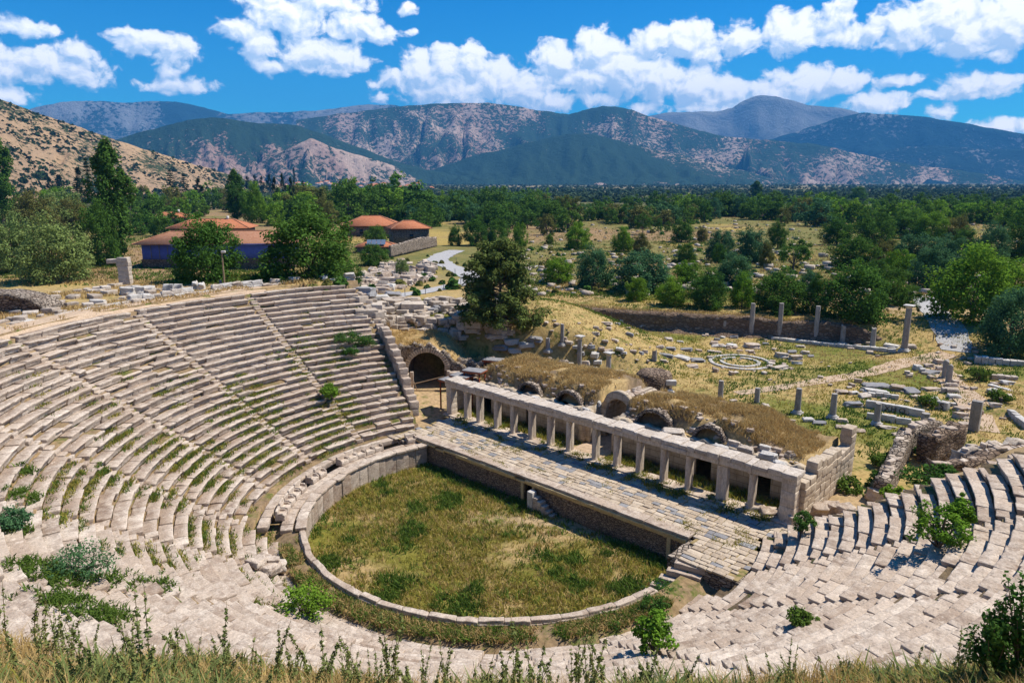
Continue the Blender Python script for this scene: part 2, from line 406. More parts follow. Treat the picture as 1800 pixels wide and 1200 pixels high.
M_POP = leaf_mat("poplar leaves", (0.027, 0.074, 0.016), (0.115, 0.230, 0.046), (0.135, 0.203, 0.027))
M_WEED = leaf_mat("weed leaves", (.08, .12, .035), (.27, .32, .11), (.34, .31, .10))
M_SHRUB = leaf_mat("glossy shrub leaves", (0.027, 0.074, 0.016), (0.101, 0.216, 0.043), (0.121, 0.203, 0.041))
M_DRYG = leaf_mat("dry grass blades", (.36, .235, .085), (.66, .49, .22), (.50, .36, .13), .25, 0)
M_GRASS = leaf_mat("yellow green grass blades", (.17, .165, .030), (.50, .43, .095), (.2, .2, .03), .3, 0)
M_LUSH = leaf_mat("green weeds", (.045, .095, .016), (.17, .25, .045), (.14, .2, .03), .3, 0)
M_GROVE = leaf_mat("far olive leaves", (.030, .055, .030), (.088, .128, .066), (.08, .11, .05), .1, 0)
M_SCRUB = leaf_mat("dark scrub leaves", (.014, .03, .016), (.045, .075, .03), (.05, .07, .03), .1, 0)
def bark():
    m, t = new_mat("bark"); n = t.noise(t.vmath('MULTIPLY', t.obj(), (4, 4, 1)), 2, 5, .7)
    finish(t, t.mix(n, (.06, .045, .033), (.24, .19, .15)), .95, n, .6, .05); return m
M_BARK = bark()
def ground_mat(name, fine_scale=2.2, blotch=.5, bstr=.5, green=(.085, .115, .02)):
    """vertex colour is the local albedo of the soil; noise breaks it into dry grass, stones and weeds"""
    m, t = new_mat(name); P = t.pos(); c = t.attr('col', True)
    f = t.noise(P, fine_scale, 6, .7); b = t.noise(P, .22, 5, .65); g = t.noise(P, .6, 5, .7)
    c = t.mix(t.ramp(b, .35, .65, 0, blotch), c, t.mix(.62, c, (.40, .27, .11)))
    c = t.mix(t.math('MULTIPLY', t.ramp(g, .5, .66), t.attr('tint')), c, green)
    gc = t.node('ShaderNodeCombineXYZ'); k = t.ramp(f, .25, .75, .62, 1.3)
    for i in range(3): t.l.new(k, gc.inputs[i])
    c = t.mix(1.0, c, gc.outputs[0], 'MULTIPLY')
    finish(t, c, .97, f, bstr, .12, .05); return m
M_GROUND = ground_mat("dry soil and grass")
def plain_hill(name, rock, forest, rock2, s, thr=.5, ridge=.1):
    m, t = new_mat(name); P = t.pos(); fo = t.attr('tint')
    a = t.noise(P, .030 * s, 7, .70); b = t.noise(P, .0016 * s, 6, .65); d = t.noise(P, .10 * s, 4, .7)
    v = t.math('ADD', t.math('ADD', t.math('MULTIPLY', a, .62), t.math('MULTIPLY', b, .38)), t.math('MULTIPLY', t.math('SUBTRACT', d, .5), .25))
    k = t.ramp(t.math('SUBTRACT', t.math('ADD', fo, .02), v), -.022, .022)
    r = t.mix(t.ramp(b, .4, .62), rock, rock2)
    r = t.mix(t.ramp(d, .35, .65, 0, .45), r, tuple(x * .55 for x in rock))
    fc = t.mix(t.ramp(d, .3, .7), tuple(x * .65 for x in forest), tuple(x * 1.25 for x in forest))
    finish(t, t.mix(k, r, fc), 1.0, t.math('ADD', a, t.math('MULTIPLY', k, .12)), 1.0, 26 / s, .02)
    return m

# ------------------------------------------------------------------ terrain
TH0, TH1 = 161.0, 383.5                  # the seats run from 161 degrees round to 23.5
def row_r(k): return 19.63 + .8645 * k      # front edge of seat row k
def row_z(k): return -.157 + .5025 * k      # top of seat row k
def polar(x, y):
    th = np.degrees(np.arctan2(y, x)) % 360
    return np.hypot(x, y), np.where(th < 90, th + 360, th)
ARCH_C = np.array([-30.6, 17.8]); ARCH_D = np.array([.729, .685]); ARCH_N = np.array([.685, -.729])   # mouth of the vaulted passage, along it and out of it
def H(x, y):
    x = np.asarray(x, float); y = np.asarray(y, float)
    d = np.hypot(x - CAM[0], y - CAM[1]); r, th = polar(x, y)
    p = np.stack([x, y], -1)
    g = 3.0 + 1.3 * (fbm(p / 42, 3, 3) - .5) * 2 * sst(r, 70, 130) + .35 * (fbm(p / 7, 3, 8) - .5) * sst(r, 45, 60)
    left = sst((x - CAM[0]) * RT[0] + (y - CAM[1]) * RT[1], -25, -95)
    g = g + left * 1.5
    g = g - 17.5 * sst(d, 380, 2300) + 3.5 * (fbm(p / 600, 3, 12) - .5) * sst(d, 500, 1500)
    # the excavated square
    sb = (x + 50) * (-.4) + (y - 60) * .917
    wv = .6 + 8 * sst(x, 0, 11); inside = sst(-sb, -wv, wv) * sst(x + .35 * (y - 45), -47, -42) * (1 - sst(x - .1 * (y - 60), 14, 50))
    inside = np.where((y < 55) & (x > -26), np.maximum(inside, (1 - sst(x, 24, 60))), inside)
    g = g * (1 - inside) + inside * (.0 + .25 * (fbm(p / 6, 3, 21) - .5))
    # mound of the seats
    out = sst(th, 150, 166) * (1 - sst(th, 386, 396))
    ridge = 13.2 - 9 * sst(r, 58, 78) * sst(th, 120, 150) * (1 - sst(th, 215, 250))
    ridge = ridge + .5 * (fbm(p / 4.5, 3, 31) - .5)
    band = sst(r, 42.2, 43.2) * out * (1 - sst(r, 70, 110))
    g = g * (1 - band) + ridge * band
    hill = sst(th, 232, 262) * (1 - sst(th, 372, 388))
    side = sst(th, 296, 322)
    hz = 13.0 + np.clip(r - 43.0, 0, 3.2) * (1.86 - .19 * side) + np.clip(r - 46.2, 0, 9.5) * .66 + np.clip(r - 55.7, 0, 200) * .12
    hz = hz + .35 * (fbm(p / 1.6, 3, 41) - .5)
    hk = hill * sst(r, 42.6, 43.0)
    g = g * (1 - hk) + hz * hk
    # fill behind the left end of the seats and over the vaulted passage
    s = (x - ARCH_C[0]) * ARCH_N[0] + (y - ARCH_C[1]) * ARCH_N[1]
    al = (x - ARCH_C[0]) * ARCH_D[0] + (y - ARCH_C[1]) * ARCH_D[1]
    # (only the ground round the passage; the passage has its own earth cover)
    q = sst(th, 164, 160) * sst(th, 100, 128) * sst(r, 30, 46) * sst(-s, 6, 9) * (1 - sst(r, 52, 75))
    g = np.maximum(g, q * (6.2 + .12 * (r - 36)))
    # under the seats and the orchestra
    under = (r < 42.6) & (th > 158) & (th < 388)
    k = np.clip((r - 19.63) / .8645, -2, 26)
    g = np.where(under, row_z(k) - 1.3, g)
    orch = (r < 21) | ((np.abs(x) < 19) & (y < 10) & (y > -10))
    g = np.where(orch, np.minimum(g, -3.6), g)
    stage = (x > -23.5) & (x < 19.4) & (y > 4) & (y < 23)
    g = np.where(stage, np.minimum(g, -.5), g)
    return g
def at(u, v, z):
    d = pix_dir(u, v); t = (z - CAM[2]) / d[2]; return np.array([CAM[0] + d[0] * t, CAM[1] + d[1] * t, z])
_T = np.geomspace(14, 9000, 900)
def gat(u, v):
    """the point of the ground seen towards (u, v) of the photograph"""
    d = pix_dir(u, v); x = CAM[0] + d[0] * _T; y = CAM[1] + d[1] * _T; z = CAM[2] + d[2] * _T
    h = H(x, y); b = np.nonzero(h > z)[0]
    if len(b) == 0: i = len(_T) - 1
    else: i = max(b[0], 1)
    a = (z - h)[i - 1]; c = (z - h)[i]; f = a / (a - c) if a != c else 0
    T = _T[i - 1] + (_T[i] - _T[i - 1]) * f
    P = np.array([CAM[0] + d[0] * T, CAM[1] + d[1] * T]); return np.array([P[0], P[1], float(H(P[0], P[1]))])
def dist(p): return float(math.hypot(p[0] - CAM[0], p[1] - CAM[1]))
def px(n, p):
    """size in metres of n pixels of the photograph at point p"""
    return n * math.sqrt(dist(p) ** 2 + (CAM[2] - p[2]) ** 2) / FPX
def axis(lo, hi, step, far, grow):
    c = list(np.arange(lo, hi + .01, step)); s = step
    a = [c[-1]]
    while a[-1] < far: s *= grow; a.append(a[-1] + s)
    s = step; b = [c[0]]
    while b[-1] > -far: s *= grow; b.append(b[-1] - s)
    return np.array(b[:0:-1] + c + a[1:])
def soil(x, y):
    p = np.stack([x, y], -1); d = np.hypot(x - CAM[0], y - CAM[1]); r, th = polar(x, y)
    tan = np.array([.40, .285, .165]); dry = np.array([.40, .29, .12]); grn = np.array([.15, .165, .035]); brown = np.array([.27, .175, .10]); far = np.array([.048, .066, .035]); olive = np.array([.085, .105, .05])
    n = fbm(p / 13, 4, 51)[..., None]; n2 = fbm(p / 60, 3, 55)[..., None]
    c = tan + (dry - tan) * sst(n, .4, .6)
    ag = ((x > -46) & (y > 22) & (y < 95) & (x < 40))[..., None]
    c = np.where(ag, dry * (1 - sst(n, .42, .58)) + grn * sst(n, .42, .58), c)
    mid = sst(d, 140, 200)[..., None]
    m = brown + (np.array([.15, .15, .05]) - brown) * sst(n2, .36, .54)
    m = m + (np.array([.38, .28, .085]) - m) * sst(fbm(p / 25, 3, 77)[..., None], .62, .72)
    c = c * (1 - mid) + m * mid
    fa = sst(d, 450, 900)[..., None]; ff = olive + (far - olive) * sst(fbm(p / 300, 4, 60)[..., None], .35, .6)
    ff = ff + (np.array([.42, .30, .19]) - ff) * (sst(fbm(p / 420 + 7, 4, 63)[..., None], .70, .78) * sst(d, 1500, 2500)[..., None])
    c = c * (1 - fa) + ff * fa
    gr = .35 + .5 * sst(fbm(p / 20, 3, 71), .4, .6); gr = np.where(ag[..., 0], .9, gr); gr = gr * (1 - fa[..., 0])
    return c, gr
xs = axis(-82, 62, 1.0, 9500, 1.075); ys = axis(-62, 112, 1.0, 9500, 1.075)
X, Y = np.meshgrid(xs, ys, indexing='ij'); Z = H(X, Y)
c_, g_ = soil(X, Y)
b_ = MB(); b_.add(np.stack([X, Y, Z], -1), grid_faces(len(xs), len(ys)), g_.ravel())
tag(b_.build('ground', M_GROUND, smooth=True, cols=c_.reshape(-1, 3)), kind='structure')

# ------------------------------------------------------------------ hills and mountains
def hills(name, pts, D, Df, zf, mat, forest, amp, gl, seed, power=1.0, nv=44, step=7, blobs=(), lo=None, hi=None):
    pts = np.array(pts, float); us = np.arange(pts[0, 0] if lo is None else lo, (pts[-1, 0] if hi is None else hi) + 1, step)
    vs = np.interp(us, pts[:, 0], pts[:, 1]) + (vn(np.stack([us / 23, us * 0], -1), seed) - .5) * 2.4 + (vn(np.stack([us / 8, us * 0], -1), seed + 3) - .5) * 1.2
    dirs = np.array([pix_dir(u, v) for u, v in zip(us, vs)]); hn = np.linalg.norm(dirs[:, :2], axis=1); hd = dirs[:, :2] / hn[:, None]; sl = dirs[:, 2] / hn
    Dr = np.broadcast_to(np.asarray(D(us) if callable(D) else D, float), us.shape); Dft = np.broadcast_to(np.asarray(Df(us) if callable(Df) else Df, float), us.shape)
    zr = CAM[2] + sl * Dr
    t = np.concatenate([np.linspace(0, 1, nv), 1 + np.linspace(.08, .9, 8)])
    dd = Dft[:, None] + (Dr - Dft)[:, None] * t
    tt = np.clip(t, 0, 1)
    shape = np.where(t <= 1, tt ** power, 1 - .55 * (t - 1) - .4 * (t - 1) ** 2)
    zz = zf + (zr - zf)[:, None] * shape
    x = CAM[0] + hd[:, 0:1] * dd; y = CAM[1] + hd[:, 1:2] * dd
    env = np.where(t <= 1, np.sin(np.pi * np.clip(t, 0, 1)) ** .7, .6)
    # gullies run down the slope: stretch the noise along it
    q = np.stack([us[:, None] * gl * 1.25 + 2.2 * (fbm(np.stack([us[:, None] * gl * 1.5 + 0 * t, t * 3.5 + 0 * us[:, None]], -1), 4, seed + 5) - .5) + 0 * t, 2.3 * t + .5 * us[:, None] * gl], -1)
    gul = np.abs(fbm(q, 5, seed + 9, .5) - .5) * 2.6
    gul2 = fbm(np.stack([x, y], -1) / (300 * gl * 40), 4, seed + 17)
    zz = zz - env * amp * 1.25 * (1.0 - gul) - env * amp * .5 * gul2
    fo = np.broadcast_to(forest(us[:, None], t), zz.shape).copy()
    fo += .22 * (fbm(np.stack([us[:, None] / 55 + 0 * t, t * 4 + 0 * us[:, None]], -1), 3, seed + 21) - .5)
    for (bu, bt, ru, rt, val) in blobs:
        k = np.exp(-(((us[:, None] - bu) / ru) ** 2 + ((t - bt) / rt) ** 2) * 1.5); fo = fo * (1 - k) + val * k
    b = MB(); b.add(np.stack([x, y, zz], -1), grid_faces(len(us), len(t)), fo.ravel())
    return tag(b.build(name, mat, smooth=True), kind='structure')
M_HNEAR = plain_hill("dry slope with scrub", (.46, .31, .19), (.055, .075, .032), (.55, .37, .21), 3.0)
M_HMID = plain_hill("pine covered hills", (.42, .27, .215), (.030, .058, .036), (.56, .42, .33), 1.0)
M_HFAR = plain_hill("bare far mountains with haze tint", (.19, .20, .21), (.018, .045, .055), (.27, .27, .275), .6)  # grey rock and forest, with some blue of the haze put into their colours
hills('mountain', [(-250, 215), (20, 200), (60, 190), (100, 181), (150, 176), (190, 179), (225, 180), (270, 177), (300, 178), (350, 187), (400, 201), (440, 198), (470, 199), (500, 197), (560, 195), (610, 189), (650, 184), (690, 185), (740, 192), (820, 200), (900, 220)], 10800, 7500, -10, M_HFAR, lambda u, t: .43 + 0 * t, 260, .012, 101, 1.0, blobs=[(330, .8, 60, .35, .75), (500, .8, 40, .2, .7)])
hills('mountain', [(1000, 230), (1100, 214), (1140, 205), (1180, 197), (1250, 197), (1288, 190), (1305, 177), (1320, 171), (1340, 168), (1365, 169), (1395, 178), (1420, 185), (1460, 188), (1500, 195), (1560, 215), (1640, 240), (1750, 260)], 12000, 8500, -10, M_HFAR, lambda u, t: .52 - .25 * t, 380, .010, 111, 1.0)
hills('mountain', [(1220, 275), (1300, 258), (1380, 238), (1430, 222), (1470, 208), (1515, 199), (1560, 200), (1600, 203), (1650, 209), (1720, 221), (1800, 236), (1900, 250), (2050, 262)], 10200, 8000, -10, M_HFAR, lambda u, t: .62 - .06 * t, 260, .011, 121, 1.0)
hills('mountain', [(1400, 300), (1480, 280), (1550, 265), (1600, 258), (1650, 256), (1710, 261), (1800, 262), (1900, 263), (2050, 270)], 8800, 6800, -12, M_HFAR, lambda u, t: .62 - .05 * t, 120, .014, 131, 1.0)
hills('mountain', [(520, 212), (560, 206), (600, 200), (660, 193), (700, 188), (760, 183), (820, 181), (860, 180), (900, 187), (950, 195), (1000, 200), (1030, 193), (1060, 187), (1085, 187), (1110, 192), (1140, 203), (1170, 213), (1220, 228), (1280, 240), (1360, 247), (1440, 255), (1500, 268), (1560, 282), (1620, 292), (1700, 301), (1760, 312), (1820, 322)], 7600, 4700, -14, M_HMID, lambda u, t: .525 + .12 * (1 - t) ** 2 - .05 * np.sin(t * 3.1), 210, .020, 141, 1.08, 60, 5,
      blobs=[(830, .8, 70, .25, .46), (720, .7, 50, .2, .52), (1080, .55, 80, .3, .47), (1150, .25, 90, .2, .5), (1180, .05, 60, .05, -.1), (1062, .05, 24, .04, -.2), (1480, .10, 110, .07, .12), (780, .16, 30, .06, .25), (860, .10, 30, .06, .35), (1350, .5, 60, .3, .5), (620, .15, 60, .15, .42)])
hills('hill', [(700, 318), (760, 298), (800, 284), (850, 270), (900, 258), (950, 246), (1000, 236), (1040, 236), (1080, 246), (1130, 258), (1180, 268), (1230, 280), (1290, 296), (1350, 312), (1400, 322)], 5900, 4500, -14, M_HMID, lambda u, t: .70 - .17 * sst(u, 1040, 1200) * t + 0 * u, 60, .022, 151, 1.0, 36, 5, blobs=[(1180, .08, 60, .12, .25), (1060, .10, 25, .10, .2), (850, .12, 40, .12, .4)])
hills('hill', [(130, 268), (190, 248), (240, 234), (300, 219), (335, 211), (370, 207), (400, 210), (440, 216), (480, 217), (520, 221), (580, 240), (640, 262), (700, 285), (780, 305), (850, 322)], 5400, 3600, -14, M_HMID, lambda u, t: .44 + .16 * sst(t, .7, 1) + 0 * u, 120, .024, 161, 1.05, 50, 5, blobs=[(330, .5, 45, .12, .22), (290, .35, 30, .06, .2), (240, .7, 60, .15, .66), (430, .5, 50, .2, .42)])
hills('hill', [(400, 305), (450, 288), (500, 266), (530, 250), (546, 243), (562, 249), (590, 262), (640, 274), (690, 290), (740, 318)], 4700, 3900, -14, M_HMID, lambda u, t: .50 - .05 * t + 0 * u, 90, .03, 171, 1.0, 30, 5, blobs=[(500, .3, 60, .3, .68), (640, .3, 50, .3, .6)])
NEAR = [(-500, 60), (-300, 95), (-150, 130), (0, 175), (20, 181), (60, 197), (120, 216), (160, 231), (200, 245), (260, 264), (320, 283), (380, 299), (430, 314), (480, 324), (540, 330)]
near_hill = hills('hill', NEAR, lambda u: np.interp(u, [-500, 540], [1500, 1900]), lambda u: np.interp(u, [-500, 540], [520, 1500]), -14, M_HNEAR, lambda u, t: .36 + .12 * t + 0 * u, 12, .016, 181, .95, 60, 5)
# ------------------------------------------------------------------ the theatre
rng = np.random.default_rng(7)
STAIRS = [179.6, 198.3, 217.0, 235.4, 253.0, 272.5, 292.0, 311.5, 331.0, 351.3, 368.3]
theatre = thing('theatre_seating', (0, 0, 0), "curved worn marble seat rows of the ancient theatre round the grassy orchestra", "theatre seating")
def seat_block(b, th, r, z, length, depth, height, seg, seed, amp, under=.11, tint=.5, tilt=(0, 0), soil_=False):
    p, f = rbox((length, depth, height), seg, .055, amp, 1.3, seed)
    zt = p[:, 2] / height                           # 0 bottom .. 1 top
    front = p[:, 1] < -depth * .18
    p[:, 1] = np.where(front & (zt < .70), p[:, 1] + under * np.clip((.72 - zt) * 6, 0, 1), p[:, 1])
    p[:, 2] += p[:, 0] * tilt[0] + p[:, 1] * tilt[1]
    a = R(th) + p[:, 0] / r; rr = r + depth / 2 + p[:, 1]
    if soil_: tint = np.clip(tint + .22 - .62 * sst(p[:, 1], -depth * .30, depth * .05), 0, 1)
    b.add(np.stack([rr * np.cos(a), rr * np.sin(a), z - height + p[:, 2]], 1), f, tint)
for k in range(-2, 27):
    b = MB(); r = row_r(k); z = row_z(k)
    lo, hi = TH0, TH1
    if k < 1: lo, hi = 238.0, 358.0 - 2 * k
    if k == 26: lo = 163
    edges = [lo] + [s for s in STAIRS if lo + 2 < s < hi - 2] + [hi]
    for e0, e1 in zip(edges[:-1], edges[1:]):
        a = e0 + (0 if e0 == lo else math.degrees(.42 / r)) + rng.uniform(0, .3); end = e1 - (0 if e1 == hi else math.degrees(.42 / r))
        if e1 == hi: end += rng.uniform(-1.2, 1.0)
        if e0 == lo: a += rng.uniform(-.8, .8)
        while a < end - .4:
            L = rng.uniform(.9, 2.6); slab = k in (13, 14) and 298 < a < 352; L = rng.uniform(2.2, 3.0) if slab else L; da = math.degrees(L / r)
            if a + da > end - math.degrees(.6 / r): da = end - a; L = R(da) * r
            if L > 3.3: L = 1.6; da = math.degrees(L / r)
            miss = rng.random()
            if True:
                th = a + da / 2
                x_, y_ = r * math.cos(R(th)), r * math.sin(R(th)); dc = math.hypot(x_ - CAM[0], y_ - CAM[1])
                worn = rng.random() < .14; gone = .22 if miss < .03 else 0
                nseg = int(np.clip(L / (.3 if dc < 45 else .5), 3, 7))
                t0 = np.clip(rng.normal(.50, .17) + (.10 if r > 33 and th < 250 else 0) + (.45 if slab else 0), 0, 1)
                seat_block(b, th, r + rng.normal(0, .022) + (.10 if worn else 0), z + rng.normal(0, .014) - (.06 if worn else 0) - gone, L - rng.uniform(.005, .035), rng.uniform(.84, .97), rng.uniform(.52, .62), (nseg, 4, 5), int(rng.integers(1e6)), .09 if worn else rng.uniform(.035, .065), rng.uniform(.14, .24), t0, (rng.normal(0, .009), rng.normal(0, .012)), th < 250)
            a += da
    for s in edges[1:-1]: seat_block(b, s, r + .1, z - .52, 1.0, .8, .4, (3, 2, 2), 5, .03, 0, .3)
    b.build('seat_row', M_SEAT, theatre)
# the bed of earth and rubble that shows in the gaps
b = MB(); th = np.radians(np.arange(160.0, 384.6, 1.2)); prof = []
for k in range(-2, 28): prof += [(row_r(k) + .30, row_z(k - 1) - .15), (row_r(k) + .34, row_z(k) - .15)]
prof = np.array(prof); prof = np.concatenate([[(16.3, -.72), (17.6, -.85)], prof[1:], [(43.6, 12.72)]])
rr = prof[:, 0][None] + .08 * (vn(np.stack([np.broadcast_to(th[:, None] * 30, (len(th), len(prof))), np.broadcast_to(prof[:, 0] * 3, (len(th), len(prof)))], -1), 3) - .5)
v = np.stack([rr * np.cos(th)[:, None], rr * np.sin(th)[:, None], np.broadcast_to(prof[:, 1], rr.shape)], -1)
cols = np.broadcast_to(np.array([.22, .155, .095]), (v.shape[0] * v.shape[1], 3))
b.add(v, grid_faces(len(th), len(prof)), .9); b.build('seat_bed', M_GROUND, theatre, cols=cols)
for s in STAIRS:
    b = MB()
    for k in range(1 if s < 236 else -1, 26):
        for h in (0, 1):
            seat_block(b, s + rng.normal(0, .12), row_r(k) + h * .43 + rng.normal(0, .03), row_z(k) - .25 + h * .25 + rng.normal(0, .02), .80, .5, .34, (3, 3, 3), int(rng.integers(1e6)), .035, .02, np.clip(rng.normal(.5, .2), 0, 1), (rng.normal(0, .02), 0))
    b.build('stairway', M_SEAT, theatre)
# podium wall round the orchestra
def ring(b, r0, depth, ztop, h, a0, a1, lmin, lmax, mat_t, seg=(5, 3, 3), amp=.03, gap=.02, jit=.02):
    a = a0
    while a < a1 - .3:
        L = rng.uniform(lmin, lmax); da = math.degrees(L / r0); da = min(da, a1 - a)
        seat_block(b, a + da / 2, r0 + rng.normal(0, jit), ztop + rng.normal(0, jit), max(R(da) * r0 - gap, .2), depth, h, seg, int(rng.integers(1e6)), amp, .02, np.clip(rng.normal(mat_t, .18), 0, 1), (rng.normal(0, .006), 0))
        a += da
b = MB(); ring(b, 16.02, .40, -.62, 2.3, 163, 353, .75, 1.5, .45, (4, 2, 5), .02); b.build('podium_wall', M_SEAT, theatre)
b = MB(); ring(b, 15.88, .86, -.36, .26, 162.5, 238, 1.1, 2.1, .62, (6, 3, 3), .05); ring(b, 15.90, .46, -.40, .8, 240, 352, 1.0, 2.0, .5, (6, 3, 3), .05)
b.build('podium_coping', M_SEAT, theatre)
b = MB(); ring(b, 16.95, .95, -.55, .4, 163, 237, .9, 1.8, .35); ring(b, 18.75, .8, -.12, .5, 163, 237, .9, 1.8, .5); b.build('walkway', M_SEAT, theatre)
for i, th0 in enumerate([166, 178.5, 182, 185.5, 189, 192.5, 203, 207, 214, 218, 222, 226, 230]):
    b = MB(); L = 1.05; r0 = 17.95
    def piece(dx, dr, dz, sx, sy, sz, amp=.03):
        p, f = rbox((sx, sy, sz), (4, 3, 4), .06, amp, 1.6, int(rng.integers(1e6)))
        a = R(th0) + (p[:, 0] + dx) / r0; q = r0 + p[:, 1] + dr
        b.add(np.stack([q * np.cos(a), q * np.sin(a), -.55 + dz + p[:, 2]], 1), f, rng.uniform(.5, .95))
    piece(0, 0, 0, L, .62, .42); piece(0, .36, .0, L + .04, .2, rng.uniform(.85, 1.0))
    for sx in (-1, 1): piece(sx * (L / 2 - .06), .1, .38, .13, .5, .26, .02); piece(sx * (L / 2 - .06), -.2, .38, .12, .16, .14, .02)
    b.build('throne', M_SEAT, theatre)
# retaining walls at the two ends of the seats
def end_wall(theta, r_lo, r_hi, extra, sgn):
    b = MB(); r = r_lo; c, s = math.cos(R(theta)), math.sin(R(theta))
    while r < r_hi:
        L = rng.uniform(.6, 1.3); k = (r + L / 2 - 19.63) / .8645; ztop = row_z(k) + extra(r) + rng.uniform(-.12, .12); z0 = row_z(k) - 1.6
        n = max(2, int((ztop - z0) / .6)); hh = (ztop - z0) / n
        for i in range(n):
            p, f = rbox((L - .03, rng.uniform(.85, 1.05), hh - .015), (4, 3, 3), .05, .045, 1.2, int(rng.integers(1e6)))
            p = p + np.array([L / 2, sgn * .5, z0 + i * hh]); b.add(place(p, (c * r, s * r, 0), (c, s)), f, np.clip(rng.normal(.5, .2), 0, 1))
        r += L
    b.build('side_wall', M_SEAT, theatre)
end_wall(160.2, 23.0, 42.0, lambda r: .2 + 1.0 * float(sst(r, 24.5, 26) * (1 - sst(r, 32.5, 33.5))) - .75 * float(sst(r, 33, 36)), -1)
end_wall(384.2, 20.5, 36, lambda r: -.95, 1)

# orchestra floor
g = np.arange(-17.6, 17.7, .5); GX, GY = np.meshgrid(g, g, indexing='ij'); gp = np.stack([GX, GY], -1)
GZ = -2.55 + .22 * (fbm(gp / 3, 3, 61) - .5)
n = fbm(gp / 4.2, 4, 66)[..., None]; c_ = np.array([.34, .24, .11]) + (np.array([.17, .155, .03]) - np.array([.34, .24, .11])) * sst(n, .32, .55)
path_ = np.exp(-((GX * .55 - GY * .83 + 1.5) / 1.6) ** 2)[..., None] * sst(GX, -6, -1)[..., None] * .8
c_ = c_ * (1 - path_) + np.array([.42, .30, .19]) * path_
keep = (np.hypot(GX, GY) < 17.4) & (GY < 5.6)
f = grid_faces(len(g), len(g)); f = f[keep.ravel()[f].all(1)]
b = MB(); b.add(np.stack([GX, GY, GZ], -1), f, .9)
M_ORCH = ground_mat("orchestra turf", 3.0, .25, .5, (.10, .12, .02))
tag(b.build('orchestra_ground', M_ORCH, smooth=True, cols=c_.reshape(-1, 3)), kind='structure')

# ------------------------------------------------------------------ stage platform
stage = thing('stage_platform', (0, 8, 0), "low stone stage with slab floor and dark front wall above the orchestra", "stage")
YF = 4.85
def door_lo(z0, doors):
    return lambda x: next((d[2] for d in doors if d[0] <= x <= d[1]), z0)
dl = at(751, 800, -1.4)[0]; dc_ = at(922, 868, -1.4)[0]
doors = [(-16.9, -15.95, -.75), (dc_ - .55, dc_ + .45, -.75)]
def xs_with(x0, x1, step, doors):
    xs_ = list(np.arange(x0, x1, step)) + [x1]
    for d in doors: xs_ += [d[0] - .01, d[0] + .01, d[1] - .01, d[1] + .01]
    return np.array(sorted(xs_))
v, f = wall(xs_with(-17.3, 14.3, .5, doors), lambda x: -2.7 if door_lo(0, doors)(x) == 0 else door_lo(0, doors)(x), lambda x: -.48, .55, 6, .05, 1.5, 3)
b = MB(); b.add(v + np.array([0, YF + .14, 0]), f, .4); fw = b.build('front_wall', M_SMALL, stage)
b = MB()
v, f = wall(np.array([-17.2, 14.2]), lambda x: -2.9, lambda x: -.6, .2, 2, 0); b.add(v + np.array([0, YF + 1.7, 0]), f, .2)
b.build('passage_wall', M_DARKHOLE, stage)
for d in doors:
    for xx in (d[0] - .16, d[1] + .16):
        b = MB(); p, f = rbox((.30, .22, 1.95), (3, 3, 5), .03, .02, 1, int(rng.integers(1e6))); b.add(p + np.array([xx, YF + .10, -2.6]), f, .5)
        b.build('door_jamb', M_GOLD, stage)
b = MB(); x = -17.35
while x < 14.4:
    L = min(rng.uniform(1.0, 1.9), 14.5 - x + .01)
    for (dy, z0, hh, dp) in ((-.14, -.66, .22, .5), (-.26, -.44, .22, .6)):
        if rng.random() > .10:
            p, f = rbox((L - .02, dp, hh), (4, 3, 3), .03, .03, 1.5, int(rng.integers(1e6))); b.add(p + np.array([x + L / 2, YF + .12 + dp / 2 + dy, z0]), f, rng.uniform(.3, .9))
    x += L
b.build('cornice', M_GOLD, stage)
b = MB(); x = -17.5
while x < 14.4:
    L = min(rng.uniform(1.5, 2.9), 14.6 - x)
    p, f = rbox((L - .02, rng.uniform(.95, 1.1), .21), (5, 4, 3), .03, .03, 1.5, int(rng.integers(1e6))); b.add(p + np.array([x + L / 2, YF + .50, -.20 + rng.normal(0, .008)]), f, np.clip(rng.normal(.42, .12), 0, 1))
    x += L
b.build('coping', M_SEAT, stage)
b = MB()
for xx in (9.9,):
    p, f = rbox((.34, .2, 2.1), (3, 3, 6), .04, .02, 1, 5); b.add(p + np.array([at(1172, 965, -1.5)[0], YF + .08, -2.65]), f, .6)
b.build('pilaster', M_GOLD, stage)
pv1, pv2 = MB(), MB(); y = YF + 1.02
def on_stage(x, y):
    r = math.hypot(x, y)
    if r > 20.55 and y < .44 * abs(x) + .2: return False
    if y < YF + 1.0 and not (x > 14.75 and y > 1.6 and r > 15.6) and not (x < -17.6 and y > 3.2): return False
    if x < -19.6 or x > 20: return False
    return True
y = 1.6
while y < 11.5:
    wv = rng.uniform(.42, .72); x = -21.5 + rng.uniform(0, .8)
    while x < 20.5:
        L = rng.uniform(.45, 1.15) * (1.5 if rng.random() < .15 else 1)
        cx, cy = x + L / 2, y + wv / 2
        if on_stage(cx - L * .4, cy) and on_stage(cx + L * .4, cy):
            grey = rng.random() < (.20 if cy > 6 else .08)
            p, f = rbox((L - rng.uniform(.03, .09), wv - rng.uniform(.03, .09), .16), (4, 3, 2), .03, .03, 1.3, int(rng.integers(1e6)))
            p[:, 2] += p[:, 0] * rng.normal(0, .012) + p[:, 1] * rng.normal(0, .015)
            pv = MB() if grey else pv1; pv.add(p + np.array([cx, cy, -.16 + rng.normal(0, .014)]), f, np.clip(rng.normal(.50, .25), 0, 1))
            if grey: pv.build('grey_slab', M_GREY, stage)
        x += L
    y += wv
pv1.build('paving', M_CREAM, stage)
